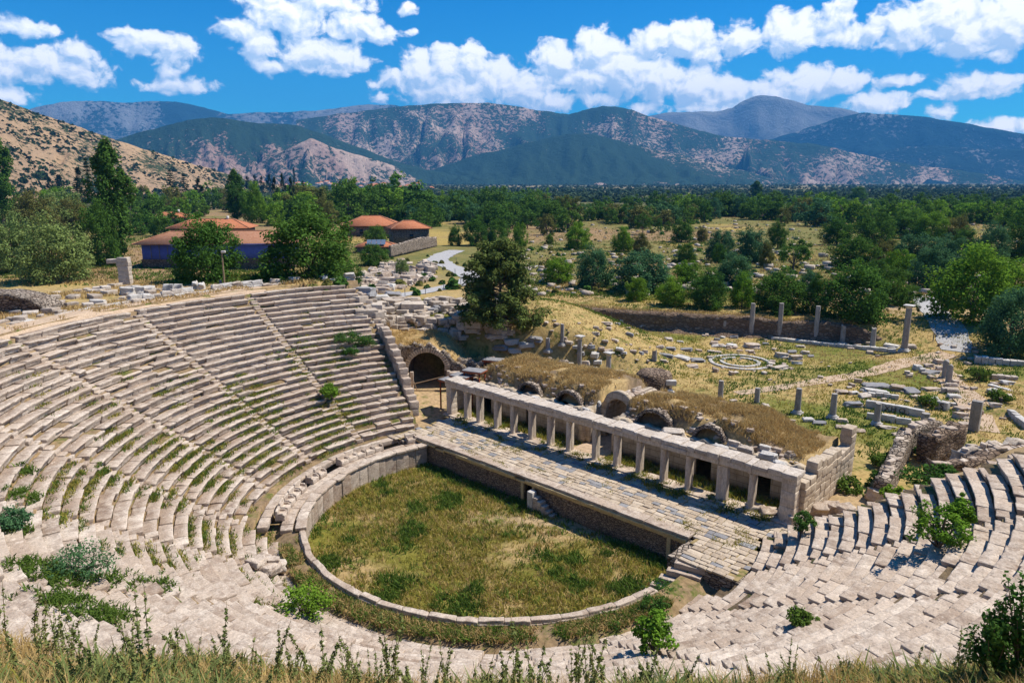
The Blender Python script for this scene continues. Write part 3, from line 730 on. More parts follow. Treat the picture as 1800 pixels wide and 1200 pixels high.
v = np.array([(-21.8, 1.0, 0), (20.3, 1.0, 0), (20.3, 14.5, 0), (-21.8, 14.5, 0)])
gx = np.arange(-21.5, 20.6, .5); gy = np.arange(.8, 15.8, .5); GX, GY = np.meshgrid(gx, gy, indexing='ij')
keep = np.array([[on_stage(a, c) or (c > 5.2 and abs(a) < 14.2) or (c > 11 and -21.5 < a < 18.5) for c in gy] for a in gx])
f = grid_faces(len(gx), len(gy)); f = f[keep.ravel()[f].all(1)]
b = MB(); b.add(np.stack([GX, GY, -.085 + .03 * (fbm(np.stack([GX, GY], -1), 3, 5) - .5)], -1), f, .9)
b.build('earth_bed', M_GROUND, stage, cols=np.broadcast_to(np.array([.28, .215, .11]), (GX.size, 3)))
for i in range(5):                                   # steps from the orchestra up to the right end of the stage
    b = MB(); p, f = rbox((3.2 - .25 * i, .62, .42), (6, 3, 3), .05, .05, 1.2, 40 + i)
    b.add(place(p, (15.9 + .16 * i, -.35 + .52 * i, -2.35 + .44 * i), (.97, .24)), f, .5); b.build('step', M_SEAT, stage)

b = MB(); p, f = rbox((5.6, 3.2, 2.42), (12, 7, 6), .06, .08, 1.0, 91); b.add(p + np.array([17.5, 3.3, -2.6]), f, .5)
b.build('wing_wall', M_RUBBLE, stage); b = MB(); p, f = rbox((2.6, 1.6, 2.42), (6, 4, 6), .06, .08, 1.0, 92); b.add(p + np.array([-19.0, 4.2, -2.6]), f, .5); b.build('wing_wall', M_RUBBLE, stage)
# small stair and pedestal below the stage door
pd = at(937, 893, -2.5)
st = thing('stone_stair', (pd[0] + 1.0, YF - .4, -2.5), "small broken flight of stone steps with a white pedestal against the stage front", "steps")
for i in range(5):
    b = MB(); p, f = rbox((.46, .7, 1.35 - .27 * i), (3, 3, 3), .05, .05, 1.5, 60 + i)
    b.add(p + np.array([pd[0] + .55 + .44 * i, YF - .42, -2.55]), f, rng.uniform(.4, .8)); b.build('step', M_SEAT, st)
b = MB(); p, f = rbox((.62, .6, 1.75), (3, 3, 5), .05, .03, 1.5, 71); b.add(p + np.array([pd[0], YF - .55, -2.55]), f, .8); b.build('pedestal', M_PALE, st)

# ------------------------------------------------------------------ colonnade in front of the stage building
YC = 12.3; HCOL = 3.3
colon = thing('stage_colonnade', (-1, YC, 0), "row of pale marble half columns carrying a broken stone beam behind the stage", "colonnade")
tops = [(819, 683), (841, 694), (872, 702), (901, 710), (933, 719), (966, 730), (1000, 739), (1046, 751), (1084, 761), (1124, 776), (1167, 787), (1211.5, 799), (1267, 814), (1324, 825)]
def on_y(u, v, y):                                  # point of the vertical plane y seen towards (u, v)
    d = pix_dir(u, v); t = (y - CAM[1]) / d[1]; return np.array([CAM[0] + d[0] * t, y, CAM[2] + d[2] * t])
CX = [on_y(u, v, YC)[0] for u, v in tops]
LP, RP = on_y(792, 676, YC)[0], on_y(1386, 850, YC)[0]
def half_column(x, wide=False, h=HCOL):
    root = bpy.data.objects.new('column', None); COL.objects.link(root); root.parent = colon
    root.location = Vector((x, YC, .1)) - colon.location
    hh = h - .1
    prof = [(.285, 0), (.285, .10), (.265, .16)] + [(.265 - .02 * t + rng.normal(0, .004), .18 + (hh - .5) * t) for t in np.linspace(.1, 1, 7)] + [(.265, hh - .20), (.29, hh - .12)]
    v, f, t = lathe(prof, 14); o = np.array([x, YC, .1]); b = MB()
    b.add(v + o, f, rng.uniform(.35, .8)); b.add(v + o, t, .5)
    p, f = rbox((.27, .42, hh - .12), (3, 3, 6), .03, .015, 1.2, int(rng.integers(1e6))); b.add(p + o + np.array([.02, .46, 0]), f, rng.uniform(.4, .8))
    if wide:
        p, f = rbox((.55, .5, hh - .16), (3, 3, 6), .03, .02, 1.2, int(rng.integers(1e6))); b.add(p + o + np.array([.42, .1, 0]), f, .6)
    b.build('shaft', M_COLUMN, root)
    b = MB(); p, f = rbox((.60 + (.5 if wide else 0), .74, .12), (4, 3, 2), .03, .02, 1.2, int(rng.integers(1e6))); b.add(p + o + np.array([.22 if wide else 0, .16, hh - .12]), f, .5); b.build('capital', M_COLUMN, root)
for i, x in enumerate(CX): half_column(x, i == 12)
for x, wd in ((LP, .8), (RP + .15, 1.15)):
    b = MB()
    for i in range(5):
        p, f = rbox((wd - rng.uniform(0, .08), .95, .645), (3, 4, 3), .04, .025, 1.2, int(rng.integers(1e6))); b.add(p + np.array([x, YC + .15, .08 + i * .645]), f, rng.uniform(.3, .8))
    b.build('corner_pier', M_COLUMN, colon)
joints = [LP - .55] + [.5 * (a + c) if False else a for a, c in zip(CX, CX)] + [RP + .75]
for i in range(len(joints) - 1):
    x0, x1 = joints[i], joints[i + 1]; L = x1 - x0
    b = MB(); p, f = rbox((L - .02, .85, .40), (6, 3, 3), .03, .018, 1.2, int(rng.integers(1e6))); b.add(p + np.array([(x0 + x1) / 2, YC + .08, HCOL + .01]), f, rng.uniform(.35, .7))
    if 10 < i < 13: b.v[-1] = b.v[-1] + np.array([0, -.12, 0])
    b.build('architrave', M_COLUMN, colon)
    b = MB(); x = x0
    while x < x1 - .05:
        l2 = min(rng.uniform(.6, 1.4), x1 - x);
        if x1 - x - l2 < .3: l2 = x1 - x
        h2 = rng.uniform(.40, .50) - (.10 if rng.random() < .25 else 0); dp = rng.uniform(1.5, 1.95)
        p, f = rbox((l2 - .015, dp, h2), (4, 6, 3), .06, .06, 1.6, int(rng.integers(1e6)))
        b.add(p + np.array([x + l2 / 2, YC - .42 + dp / 2 - (.16 if i in (7, 12) else 0) + rng.normal(0, .025), HCOL + .415]), f, np.clip(rng.normal(.75, .2), 0, 1)); x += l2
    b.build('cornice_block', M_TOP, colon)
b = MB(); x = LP - .8
while x < RP + 1.2:
    L = rng.uniform(.8, 1.9); p, f = rbox((L - .03, 1.5, .24), (4, 3, 2), .03, .03, 1.2, int(rng.integers(1e6))); b.add(p + np.array([x + L / 2, YC + .1, -.125 + rng.normal(0, .01)]), f, rng.uniform(.3, .9)); x += L
b.build('stylobate', M_SEAT, colon)

# ------------------------------------------------------------------ vaulted stage building
sb = thing('stage_building', (-1, 18, 0), "ruined vaulted stage building with dry grass growing on its vaults behind the colonnade", "ruin")
YB = 15.7
jl = on_y(1036, 770, YB)[0]; jr = on_y(1078, 790, YB)[0]
bd = [(jl, jr, 9.0), (on_y(1236, 825, YB)[0] - .75, on_y(1236, 825, YB)[0] + .75, 2.6), (on_y(1338, 850, YB)[0] - .8, on_y(1338, 850, YB)[0] + .8, 2.6), (on_y(857, 705, YB)[0] - .6, on_y(857, 705, YB)[0] + .6, 2.5), (on_y(932, 733, YB)[0] - .6, on_y(932, 733, YB)[0] + .6, 2.5)]
def topz(x): return 3.35 + .12 * math.sin(x * 2.1) + .1 * math.sin(x * 5.3)
for (x0, x1) in ((-21.3, jl), (jr, 18.6)):
    dd = [d for d in bd[1:] if x0 < d[0] < x1]
    v, f = wall(xs_with(x0, x1, .6, dd), lambda x: door_lo(-.2, dd)(x), topz, .7, 4, .03, 1.2, 9)
    b = MB(); b.add(v + np.array([0, YB, 0]), f, .5); b.build('back_wall', M_ASH, sb)
# room floors behind the wall: dark rooms closed by the fill
def fill(x0, x1, y0, y1, zf, name, seedc):
    gx = np.arange(x0, x1 + .01, .5); gy = np.arange(y0, y1 + .01, .5); GX, GY = np.meshgrid(gx, gy, indexing='ij')
    Zz = zf(GX, GY)
    b = MB(); p = np.stack([GX, GY, Zz], -1); p[:, 0, 2] -= 0
    p = np.concatenate([p[:1] * [1, 1, 0] + [0, 0, -.6], p, p[-1:] * [1, 1, 0] + [0, 0, -.6]]); GX, GY = p[..., 0], p[..., 1]; b.add(p, grid_faces(len(gx) + 2, len(gy)), .15)
    cc = np.array([.40, .285, .135]) + (np.array([.19, .135, .09]) - np.array([.40, .285, .135])) * sst(fbm(np.stack([GX, GY], -1) / 2.5, 3, seedc), .45, .65)[..., None]
    b.build(name, M_GROUND, sb, smooth=True, cols=cc.reshape(-1, 3)); return
V = [(on_y(934, 684, 16.9)[0], 1.35, .75), (on_y(1003, 704, 16.9)[0], 1.5, .8), (on_y(1150, 745, 16.6)[0], 1.75, .8), (on_y(1245, 772, 16.4)[0], 1.35, .9)]
CV = (jl + jr) / 2 + .1; CW = 1.45
def zf_left(x, y):
    n = 1.1 * (fbm(np.stack([x, y], -1) / 2.2, 4, 91) - .5)
    z = 3.2 + 1.75 * sst(y, 16.8, 18.2) * sst(x, -21.5, -18.5) * (1 - .55 * sst(y, 23, 29)) - 3.6 * sst(y, 25.5, 29.5 + 0 * x) + n
    z = z - .7 * sst(x, -9.5, -8.3) * (1 - sst(x, -8, -7)) * (1 - sst(y, 17, 20))
    return np.where(x < -20.9, np.minimum(z, 1.0), z)
def zf_right(x, y):
    n = 1.1 * (fbm(np.stack([x, y], -1) / 2.2, 4, 95) - .5)
    back = 22.5 + .06 * (x - 2)
    z = 3.2 + 1.7 * sst(y, 16.6, 18.0) * (1 - .7 * sst(x, 12, 16)) - 3.6 * sst(y, back, back + 4.5) + n
    return z
fill(-21.4, jl - .3, YB + .6, 31, zf_left, 'grass_covered_vault', 5)
fill(jr + .3, 18.4, YB + .6, 29, zf_right, 'grass_covered_vault', 6)
for i, (xc, rad, spring) in enumerate(V):
    root = bpy.data.objects.new('vault', None); COL.objects.link(root); root.parent = sb; yv = 16.75
    root.location = Vector((xc, yv, 3)) - sb.location
    base = 3.0
    def lo(x): 
        d = abs(x - xc)
        return base - .6 if d >= rad else base + .15 + math.sqrt(max(rad ** 2 - d * d, 0)) * spring
    def hi(x):
        d = abs(x - xc); return base + .25 + math.sqrt(max((rad + .25) ** 2 - d * d, 0)) * spring * 1.02 + .04 * math.sin(x * 9) if d < rad + .25 else base + .15 + .15 * math.sin(x * 4)
    xv = np.unique(np.concatenate([np.linspace(xc - rad - 1.1, xc + rad + 1.1, 14), xc + rad * np.cos(np.linspace(0, np.pi, 17)), [xc - rad - .01, xc + rad + .01]]))
    v, f = wall(xv, lo, hi, .7, 3, .04, 2, 20 + i); b = MB(); b.add(v + np.array([0, yv - .35, 0]), f, .4); b.build('arch', M_RUBBLE, root)
    th = np.linspace(0, np.pi, 13); yy = np.array([yv + .3, yv + 2, yv + 4.5])
    v = np.stack([np.broadcast_to((xc + (rad + .04) * np.cos(th))[:, None], (13, 3)), np.broadcast_to(yy, (13, 3)), np.broadcast_to((base + .15 + (rad + .03) * spring * np.sin(th))[:, None], (13, 3))], -1)
    b = MB(); b.add(v, grid_faces(13, 3), .2)
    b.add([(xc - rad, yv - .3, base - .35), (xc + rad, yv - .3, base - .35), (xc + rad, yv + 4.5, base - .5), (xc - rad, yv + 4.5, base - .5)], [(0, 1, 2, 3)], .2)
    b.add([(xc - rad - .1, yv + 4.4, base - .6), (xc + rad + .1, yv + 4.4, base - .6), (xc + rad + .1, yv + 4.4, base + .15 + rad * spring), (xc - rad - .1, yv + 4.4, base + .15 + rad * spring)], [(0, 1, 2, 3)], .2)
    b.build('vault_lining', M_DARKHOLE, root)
for (x0, x1, zf, nn) in ((-21, jl - .6, zf_left, 110), (jr + .6, 18, zf_right, 110)):      # rubble along the broken front of the vaults
    b = MB()
    for i in range(nn):
        x = rng.uniform(x0, x1); y = 16.4 + rng.gamma(2, .55)
        if y < 17.5 and any(abs(x - q_[0]) < q_[1] + .4 for q_ in V): continue
        s_ = rng.gamma(3, .07) + .12; q, f = rbox((s_ * 1.4, s_, s_ * .6), (3, 3, 3), .05, .08, 2, i); b.add(rotz(q, rng.uniform(0, 6)) + [x, y, float(zf(x, y)) - .08], f, rng.uniform(0, .8))
    b.build('loose_rubble', M_SEAT, sb)['kind'] = 'stuff'
# central passage with its tall vault
root = bpy.data.objects.new('central_vault', None); COL.objects.link(root); root.parent = sb; root.location = Vector((CV, 18.6, 0)) - sb.location
def lo(x):
    d = abs(x - CV); return -.3 if d >= CW else 2.9 + math.sqrt(max(CW ** 2 - d * d, 0))
def hi(x):
    d = abs(x - CV); return 3.3 + math.sqrt(max((CW + .45) ** 2 - d * d, 0)) if d < CW + .45 else 3.3 + .2 * math.sin(x * 5)
xv = np.unique(np.concatenate([[CV - CW - 1.1, CV + CW + 1.1], CV + (CW + .4) * np.linspace(-1, 1, 9), CV + CW * np.cos(np.linspace(0, np.pi, 19)), [CV - CW - .01, CV + CW + .01]]))
v, f = wall(xv, lo, hi, .6, 5, .03, 2, 33); b = MB(); b.add(v + np.array([0, 18.3, 0]), f, .5); b.build('arch', M_ASH, root)
th = np.linspace(0, np.pi, 15); yy = np.linspace(18.7, 24.5, 8)
def barrel(r, z0, seed, amp):
    v = np.stack([np.broadcast_to((CV + r * np.cos(th))[:, None], (15, 8)), np.broadcast_to(yy, (15, 8)), np.broadcast_to((z0 + r * np.sin(th))[:, None], (15, 8))], -1)
    return v + amp * (np.stack([vn(v * 1.7 + k, seed) for k in range(3)], -1) - .5)
b = MB(); b.add(barrel(CW + .03, 2.9, 1, 0), grid_faces(15, 8), .3)
for s in (-1, 1): b.add([(CV + s * (CW + .03), 18.7, -.3), (CV + s * (CW + .03), 24.5, -.3), (CV + s * (CW + .03), 24.5, 3), (CV + s * (CW + .03), 18.7, 3)], [(0, 1, 2, 3)], .3)
b.build('vault_lining', M_ASH, root)
b = MB()
for y in np.arange(18.9, 23.2, .62):                    # rough courses of vault stones, partly robbed
    for a_ in np.linspace(8, 172, 11):
        if rng.random() < .12 + .10 * (y - 18.9): continue
        q, f = rbox((.42 + rng.uniform(0, .12), .60, .46), (3, 3, 3), .05, .07, 1.6, int(rng.integers(1e6))); q[:, 2] -= .23
        q = rot_any(q + [CW + .12 + rng.uniform(0, .1), 0, 0], (0, 1, 0), -R(a_)); b.add(q + [CV, y + rng.normal(0, .05), 2.85], f, rng.uniform(0, .9))
b.build('vault_roof', M_SEAT, root)
for s in (-1, 1):
    b = MB(); v, f = wall(np.linspace(0, 3.6, 7), lambda x: -.3, lambda x: 3.5 + .15 * math.sin(x * 4 + s), .6, 4, .04, 1.3, 50 + s)
    b.add(place(v, (CV + (CW + .05 if s > 0 else -CW - .65), 15.2, 0) if s < 0 else (CV + CW + .65, 15.2, 0), (0, 1)), f, .5); b.build('passage_wall', M_ASH, root)
gx = np.linspace(jl - .4, jr + .4, 6); gy = np.linspace(12.9, 25, 14); GX, GY = np.meshgrid(gx, gy, indexing='ij')
b = MB(); b.add(np.stack([GX, GY, -.02 + .05 * fbm(np.stack([GX, GY], -1), 2, 3)], -1), grid_faces(6, 14), .1); b.build('passage_floor', M_GROUND, sb, cols=np.broadcast_to(np.array([.46, .34, .24]), (GX.size, 3)))
# right end wall, broken top
b = MB(); x = 0
while x < 11.5:
    L = rng.uniform(.9, 1.5); top = 3.4 + (.9 if 1.5 < x < 8 else 0) * rng.uniform(.5, 1.1) + (1.6 if x > 10.2 else 0)
    n = 6 if top < 4.2 else 7; hh = top / n
    for i in range(n):
        p, f = rbox((L - .03, .9 + (.12 if i == n - 2 else 0), hh - .01), (4, 3, 3), .05, .04, 1.2, int(rng.integers(1e6)))
        b.add(place(p + np.array([x + L / 2, 0, 0]), (RP + .62, YC + .7, -.1 + i * hh), (-.02, 1)), f, np.clip(rng.normal(.5, .2), 0, 1))
    x += L
b.build('end_wall', M_CREAM, sb)
b = MB(); v, f = wall(np.linspace(0, 3.5, 8), lambda x: -.3, lambda x: 3.35, .7, 5, .04, 1.2, 77); b.add(place(v, (LP - .3, YC + .4, 0), (0, 1)), f, .5); b.build('end_wall', M_ASH, sb)
# ------------------------------------------------------------------ trees
def leaves(b, rng, cen, rad, per, size, squash=.8, asp=.6, ts=.5, up=.7):
    """clumps of small pointed leaves round the centres"""
    n = len(cen) * per; ci = np.repeat(np.arange(len(cen)), per)
    d = rng.normal(size=(n, 3)); d /= np.linalg.norm(d, axis=1, keepdims=True)
    rr = rad[ci][:, None] * (rng.random((n, 1)) ** .45) * np.array([1, 1, squash])
    p = cen[ci] + d * rr
    nr = d + rng.normal(size=(n, 3)) * .7 + np.array([0, 0, up]); nr /= np.linalg.norm(nr, axis=1, keepdims=True)
    a = np.cross(nr, rng.normal(size=(n, 3))); a /= np.maximum(np.linalg.norm(a, axis=1, keepdims=True), 1e-6); c = np.cross(nr, a)
    s = size * rng.uniform(.6, 1.35, (n, 1))
    v = np.stack([p - a * s, p + c * s * asp, p + a * s, p - c * s * asp], 1).reshape(-1, 3)
    f = np.arange(4 * n).reshape(n, 4)
    tc = np.clip(rng.normal(ts, .2, len(cen)), 0, 1)[ci] * .6 + rng.random(n) * .4
    b.add(v, f, np.repeat(tc, 4))
def limbs(b, rng, h, r, tops, fork=.3):
    pth = np.array([[0, 0, -.3], [rng.normal(0, .04) * h * .3, rng.normal(0, .04) * h * .3, h * fork * .5], [0, 0, h * fork]])
    v, f = tube(pth, [r * 1.25, r, r * .8], 8); b.add(v, f)
    for t_ in tops:
        m_ = np.array([t_[0] * .45, t_[1] * .45, h * fork + (t_[2] - h * fork) * .6])
        v, f = tube(np.array([[0, 0, h * fork * .9], m_, t_]), [r * .6, r * .35, r * .08], 6); b.add(v, f)
def crown_pts(rng, n, w, h, z0, lump=.25, fill=.35):
    """centres of leaf clumps of a broad crown: width w, from z0 to h, uneven outline"""
    out = []
    ph = rng.uniform(0, 6.28, 6); 
    while len(out) < n:
        d = rng.normal(size=3); d /= np.linalg.norm(d)
        if d[2] < -.75: continue
        az_ = math.atan2(d[1], d[0]); k = 1 + lump * (math.sin(2 * az_ + ph[0]) * .5 + math.sin(3 * az_ + ph[1] + 2 * d[2]) * .5 + math.sin(5 * az_ + 4 * d[2] + ph[2]) * .4)
        q = (fill + (1 - fill) * rng.random() ** .5) * k
        out.append([d[0] * w / 2 * q * .86, d[1] * w / 2 * q * .86, z0 + (h - z0) * (.5 + .46 * d[2] * q)])
    return np.array(out)
def proto_tree(name, mat, seed, kind='broad', lod=0):
    """a tree one metre wide and one metre high is scaled by its empty; kinds differ in proportion"""
    rg = np.random.default_rng(seed)
    root = bpy.data.objects.new(name, None); COL.objects.link(root)
    b = MB(); tb = MB(); big = lod == 0
    if kind == 'broad':
        Wd, Hh = 1.15, 1.0; c = crown_pts(rg, 140 if big else 60, Wd, Hh, -.22, .22); leaves(b, rg, c, rg.uniform(.09, .17, len(c)), 100 if big else 40, .019 if big else .036)
        limbs(tb, rg, 1.0, .030, c[rg.choice(len(c), 7, False)] * np.array([.7, .7, .9]), .25)
    elif kind == 'bush':
        c = crown_pts(rg, 130 if big else 56, 1.2, 1.0, -.30, .25, .4); leaves(b, rg, c, rg.uniform(.10, .18, len(c)), 100 if big else 40, .021 if big else .038)
        limbs(tb, rg, 1.0, .028, c[rg.choice(len(c), 6, False)] * np.array([.6, .6, .9]), .14)
    elif kind == 'open':                    # loose crown on a clear stem
        c = crown_pts(rg, 80 if big else 40, 1.0, 1.0, .18, .3, .5); leaves(b, rg, c, rg.uniform(.05, .13, len(c)), 90 if big else 40, .017 if big else .028)
        limbs(tb, rg, 1.0, .026, c[rg.choice(len(c), 9, False)] * np.array([.85, .85, .95]), .28)
    elif kind == 'poplar':
        n = 150 if big else 60; z = rg.random(n) ** .8; prof = .165 * np.sin(np.pi * np.clip(z * .92 + .08, 0, 1)) ** .6
        a_ = rg.uniform(0, 6.28, n); q = np.sqrt(rg.random(n)) * prof * (1 + .25 * np.sin(a_ * 2 + z * 9))
        c = np.stack([np.cos(a_) * q, np.sin(a_) * q, .10 + .87 * z], 1); leaves(b, rg, c, rg.uniform(.03, .06, n), 90 if big else 34, .0125 if big else .019, 1.5)
        v, f = tube(np.array([[0, 0, -.02], [.005, 0, .4], [0, 0, .93]]), [.018, .012, .003], 8); tb.add(v, f)
    elif kind == 'cypress':
        n = 120 if big else 50; z = rg.random(n) ** .85; prof = .13 * np.sin(np.pi * np.clip(z * .72 + .28, 0, 1)) ** .75
        a_ = rg.uniform(0, 6.28, n); q = np.sqrt(rg.random(n)) * prof
        c = np.stack([np.cos(a_) * q, np.sin(a_) * q, .05 + .92 * z], 1); leaves(b, rg, c, rg.uniform(.02, .045, n), 70 if big else 34, .012 if big else .02, 2.0, .35)
        v, f = tube(np.array([[0, 0, -.02], [0, 0, .9]]), [.016, .003], 7); tb.add(v, f)
    elif kind == 'spruce':
        cs, rs = [], []
        for i in range(17):
            zz = .10 + .84 * i / 16; L = .27 * (1 - zz) ** .8 + .015
            for j in range(8 if big else 6):
                a_ = rg.uniform(0, 6.28)
                for s_ in (.35, .7, 1.0): cs.append([math.cos(a_) * L * s_, math.sin(a_) * L * s_, zz - .10 * s_ * L * 2]); rs.append(.02 + .045 * (1 - zz) * (1.1 - .4 * s_))
        c = np.array(cs); leaves(b, rg, c, np.array(rs), 22 if big else 10, .012 if big else .018, .6, .3)
        v, f = tube(np.array([[0, 0, -.02], [0, 0, .95]]), [.02, .003], 7); tb.add(v, f)
    elif kind == 'pine':
        cs, rs = [], []
        for i in range(125):
            zz = rg.uniform(.06, .95); L = (.42 * (1 - zz) ** .55 + .05) * rg.uniform(.55, 1.15); a_ = rg.uniform(0, 6.28)
            tip = np.array([math.cos(a_) * L, math.sin(a_) * L, zz + L * rg.uniform(-.1, .35)]); st_ = np.array([0, 0, zz - .02])
            v, f = tube(np.array([st_, (st_ + tip) / 2 + [0, 0, .015], tip]), [.010 * (1.1 - zz), .006, .002], 5); tb.add(v, f)
            for s_ in np.linspace(.45, 1.05, 6): cs.append(st_ + (tip - st_) * s_ + rg.normal(0, .018, 3) + [0, 0, .02]); rs.append(rg.uniform(.03, .065))
        c = np.array(cs); leaves(b, rg, c, np.array(rs) * 1.35, 46, .021, .7, .34, .5, .9)
        v, f = tube(np.array([[0, 0, -.03], [.01, .005, .35], [0, 0, .95]]), [.024, .017, .004], 9); tb.add(v, f)
    if lod < 2:
        b.build('crown', mat, root); tb.build('trunk', M_BARK, root)
    else:
        bpy.data.objects.remove(root); root = b.build(name, mat)
    root.location = (0, 0, -500)
    return root
PROTO = {}
def protos():
    defs = [('oak', 'broadleaf_tree', M_OAK, 'broad', 3), ('fig', 'broadleaf_tree', M_FIG, 'bush', 3), ('bush', 'broadleaf_tree', M_OAK, 'bush', 3), ('teal', 'broadleaf_tree', M_TEAL, 'bush', 2), ('olive', 'olive_tree', M_OLIVE, 'broad', 2),
            ('open', 'broadleaf_tree', M_OAK, 'open', 2), ('brown', 'broadleaf_tree', M_DROWN, 'broad', 2), ('poplar', 'poplar_tree', M_POP, 'poplar', 2), ('cyp', 'cypress_tree', M_CONIF, 'cypress', 2), ('spruce', 'conifer_tree', M_CONIF, 'spruce', 2), ('pine', 'pine_tree', M_PINE, 'pine', 1)]
    for i, (k, nm, mt, kind, n) in enumerate(defs):
        PROTO[k] = [[nm, mt, kind, 100 + i * 10 + j, None] for j in range(n)]
        PROTO[k + '_far'] = [[nm, mt, kind, 400 + i * 10 + j, None] for j in range(n)]
protos()
trg = np.random.default_rng(11)
def tree(kind, p, w, h, label, group=None, far=False):
    d = PROTO[kind + ('_far' if far else '')]; e = d[trg.integers(len(d))]
    ratio = {'broad': 1.26, 'bush': 1.28, 'open': 1.0, 'poplar': .36, 'cypress': .28, 'spruce': .58, 'pine': .82}[e[2]]
    if e[4] is None: e[4] = proto_tree(e[0], e[1], e[3], e[2], 1 if far else 0); o = e[4]
    else: o = copy_tree(e[4])
    o.location = p; o.rotation_euler = (0, 0, trg.uniform(0, 6.28)); o.scale = (w / ratio, w / ratio, h)
    return tag(o, label, 'tree', group)
def ptree(kind, u0, u1, v0, v1, label, group=None, far=False, dp=None):
    """a tree that fills the photograph from u0 to u1 and from its top v0 to its foot v1"""
    p = gat((u0 + u1) / 2, v1)
    if dp is not None: p = p + np.array([FW[0], FW[1], 0]) * dp; p[2] = float(H(p[0], p[1]))
    tree(kind, p, px(u1 - u0, p), px(v1 - v0, p) * 1.04, label, group, far)
G1 = "bushy trees standing between the excavated square and the fields"
L1 = "bushy green tree on the rough ground beyond the excavated square"
UNIQ = [
 ('pine', 812, 945, 432, 588, "tall dark pine with ragged crown beside the vaulted passage"),
 ('bush', 305, 428, 395, 492, "round dark tree standing in front of the blue building, lamp post beside it"),
 ('bush', 455, 637, 372, 487, "largest dark broad tree, spreading right of the blue building"),
 ('bush', 570, 636, 458, 508, "dense green bush tree at the top corner of the seats"),
 ('bush', 632, 687, 430, 466, "dark round bush tree in front of the low tiled roof"),
 ('olive', 695, 721, 454, 484, "small grey olive tree growing alone in the rubble field"),
 ('bush', 637, 684, 398, 428, "dark bush tree squeezed between the two red roofed stone houses"),
 ('poplar', 180, 238, 288, 462, "tall poplar with bare lower trunk left of the blue building"),
 ('poplar', -14, 30, 276, 402, "tall poplar cut by the edge at the far left"),
 ('poplar', 402, 434, 311, 392, "narrow poplar rising behind the tiled house roofs"),
 ('olive', -20, 62, 398, 480, "pale green willowy tree, leftmost beside the mound"),
 ('olive', 42, 158, 400, 494, "pale yellow green bushy tree spreading beside the stone pillar mound"),
 ('brown', 28, 102, 352, 412, "dull olive brown round tree behind the pale green trees"),
 ('brown', 98, 164, 362, 412, "dull olive round tree left of the tall poplar"),
 ('fig', 74, 130, 338, 382, "yellow green tree behind the two olive brown trees"),
 ('spruce', 122, 160, 330, 380, "blue green conifer with pointed top left of the tall poplar"),
 ('bush', 150, 212, 372, 468, "dark green tree in front of the tall poplar trunk"),
 ('fig', 428, 474, 330, 392, "bright yellow green tree right of the narrow poplar"),
 ('brown', 548, 592, 352, 405, "loose olive brown tree behind the largest dark tree"),
 ('fig', 1640, 1772, 458, 562, "large bright green fig tree leaning over the grey paved path"),
 ('teal', 1722, 1822, 528, 622, "blue green bush tree above the low wall at the far right"),
 ('open', 1572, 1618, 512, 562, "thin yellowish tree overhanging the start of the grey paved path"),
 ('poplar', 1319, 1338, 322, 352, "single narrow poplar alone in the far olive plain"),
 ('bush', 1490, 1524, 332, 356, "single dark round tree alone in the far olive plain"),
 ('open', 1362, 1426, 426, 480, "two stemmed loose tree on the bare slope in mid distance"),
 ('open', 1112, 1148, 378, 412, "small umbrella shaped tree with clear stem among the dry mounds"),
 ('fig', 988, 1044, 394, 438, "round yellow green tree casting a shadow on the dry mound"),
]
for k, u0, u1, v0, v1, lab in UNIQ: ptree(k, u0, u1, v0, v1, lab)
MID = [('fig',950,1012,452,497),('teal',1005,1080,435,505),('teal',1070,1184,443,512),('fig',1095,1142,487,528),('fig',1150,1217,490,537),('bush',1205,1280,478,542),('teal',1250,1327,448,502),('fig',1280,1328,484,540),('bush',1318,1420,480,548),
 ('fig',1180,1232,460,497),('bush',1186,1224,428,462),('teal',1240,1292,408,458),('teal',1288,1347,406,462),('bush',1248,1278,430,462),('oak',1174,1222,388,426),('fig',1074,1117,402,442),('brown',1108,1144,412,446),('bush',958,974,412,430),('fig',898,928,394,434),
 ('oak',966,1030,358,407),('brown',940,982,376,414),('bush',1149,1166,384,406),('bush',1166,1178,389,408),('brown',1222,1244,398,427),('oak',1348,1384,392,437),('oak',1440,1502,388,430),('oak',1495,1570,383,434),('oak',1556,1634,378,420),
 ('oak',1454,1538,422,474),('brown',1528,1585,428,468),('teal',1572,1640,420,472),('teal',1628,1694,424,474),('fig',1553,1610,448,494),('bush',1518,1560,460,500),('teal',1598,1668,443,510),('bush',1437,1565,474,562),('bush',1535,1603,478,534),('bush',1415,1452,488,552),
 ('fig',1722,1830,468,534),('bush',1670,1714,408,444),('teal',1710,1768,406,466),('oak',1765,1830,395,458),('bush',785,814,398,432),('bush',812,862,384,432),('bush',848,902,386,430),('bush',860,908,360,398),
 ('bush',905,950,366,402),('teal',1400,1440,478,520),('brown',1330,1362,430,470),('fig',1690,1740,438,474),('bush',1505,1545,520,560),('bush',1350,1400,520,552),('brown',1655,1700,384,424),('fig',1610,1660,380,424)]
for i, (k, u0, u1, v0, v1) in enumerate(MID): ptree(k, u0, u1, v0, v1, L1, G1, far=(v1 < 420))
for u0, u1, v0, v1 in [(288,322,308,368),(316,340,312,366),(344,363,322,372),(136,156,310,372),(150,178,296,390),(100,120,318,358),(84,100,322,360),(478,494,318,372),(492,508,312,372),(506,524,318,375),(524,546,322,378),(444,456,312,345),(456,468,314,345),(468,482,310,345),(430,444,314,345),(516,522,300,340)]:
    ptree('cyp' if u1 - u0 < 22 else 'spruce', u0, u1, v0, v1, "dark narrow conifer among the trees behind the red roofed houses", "dark conifers behind the houses", far=True)
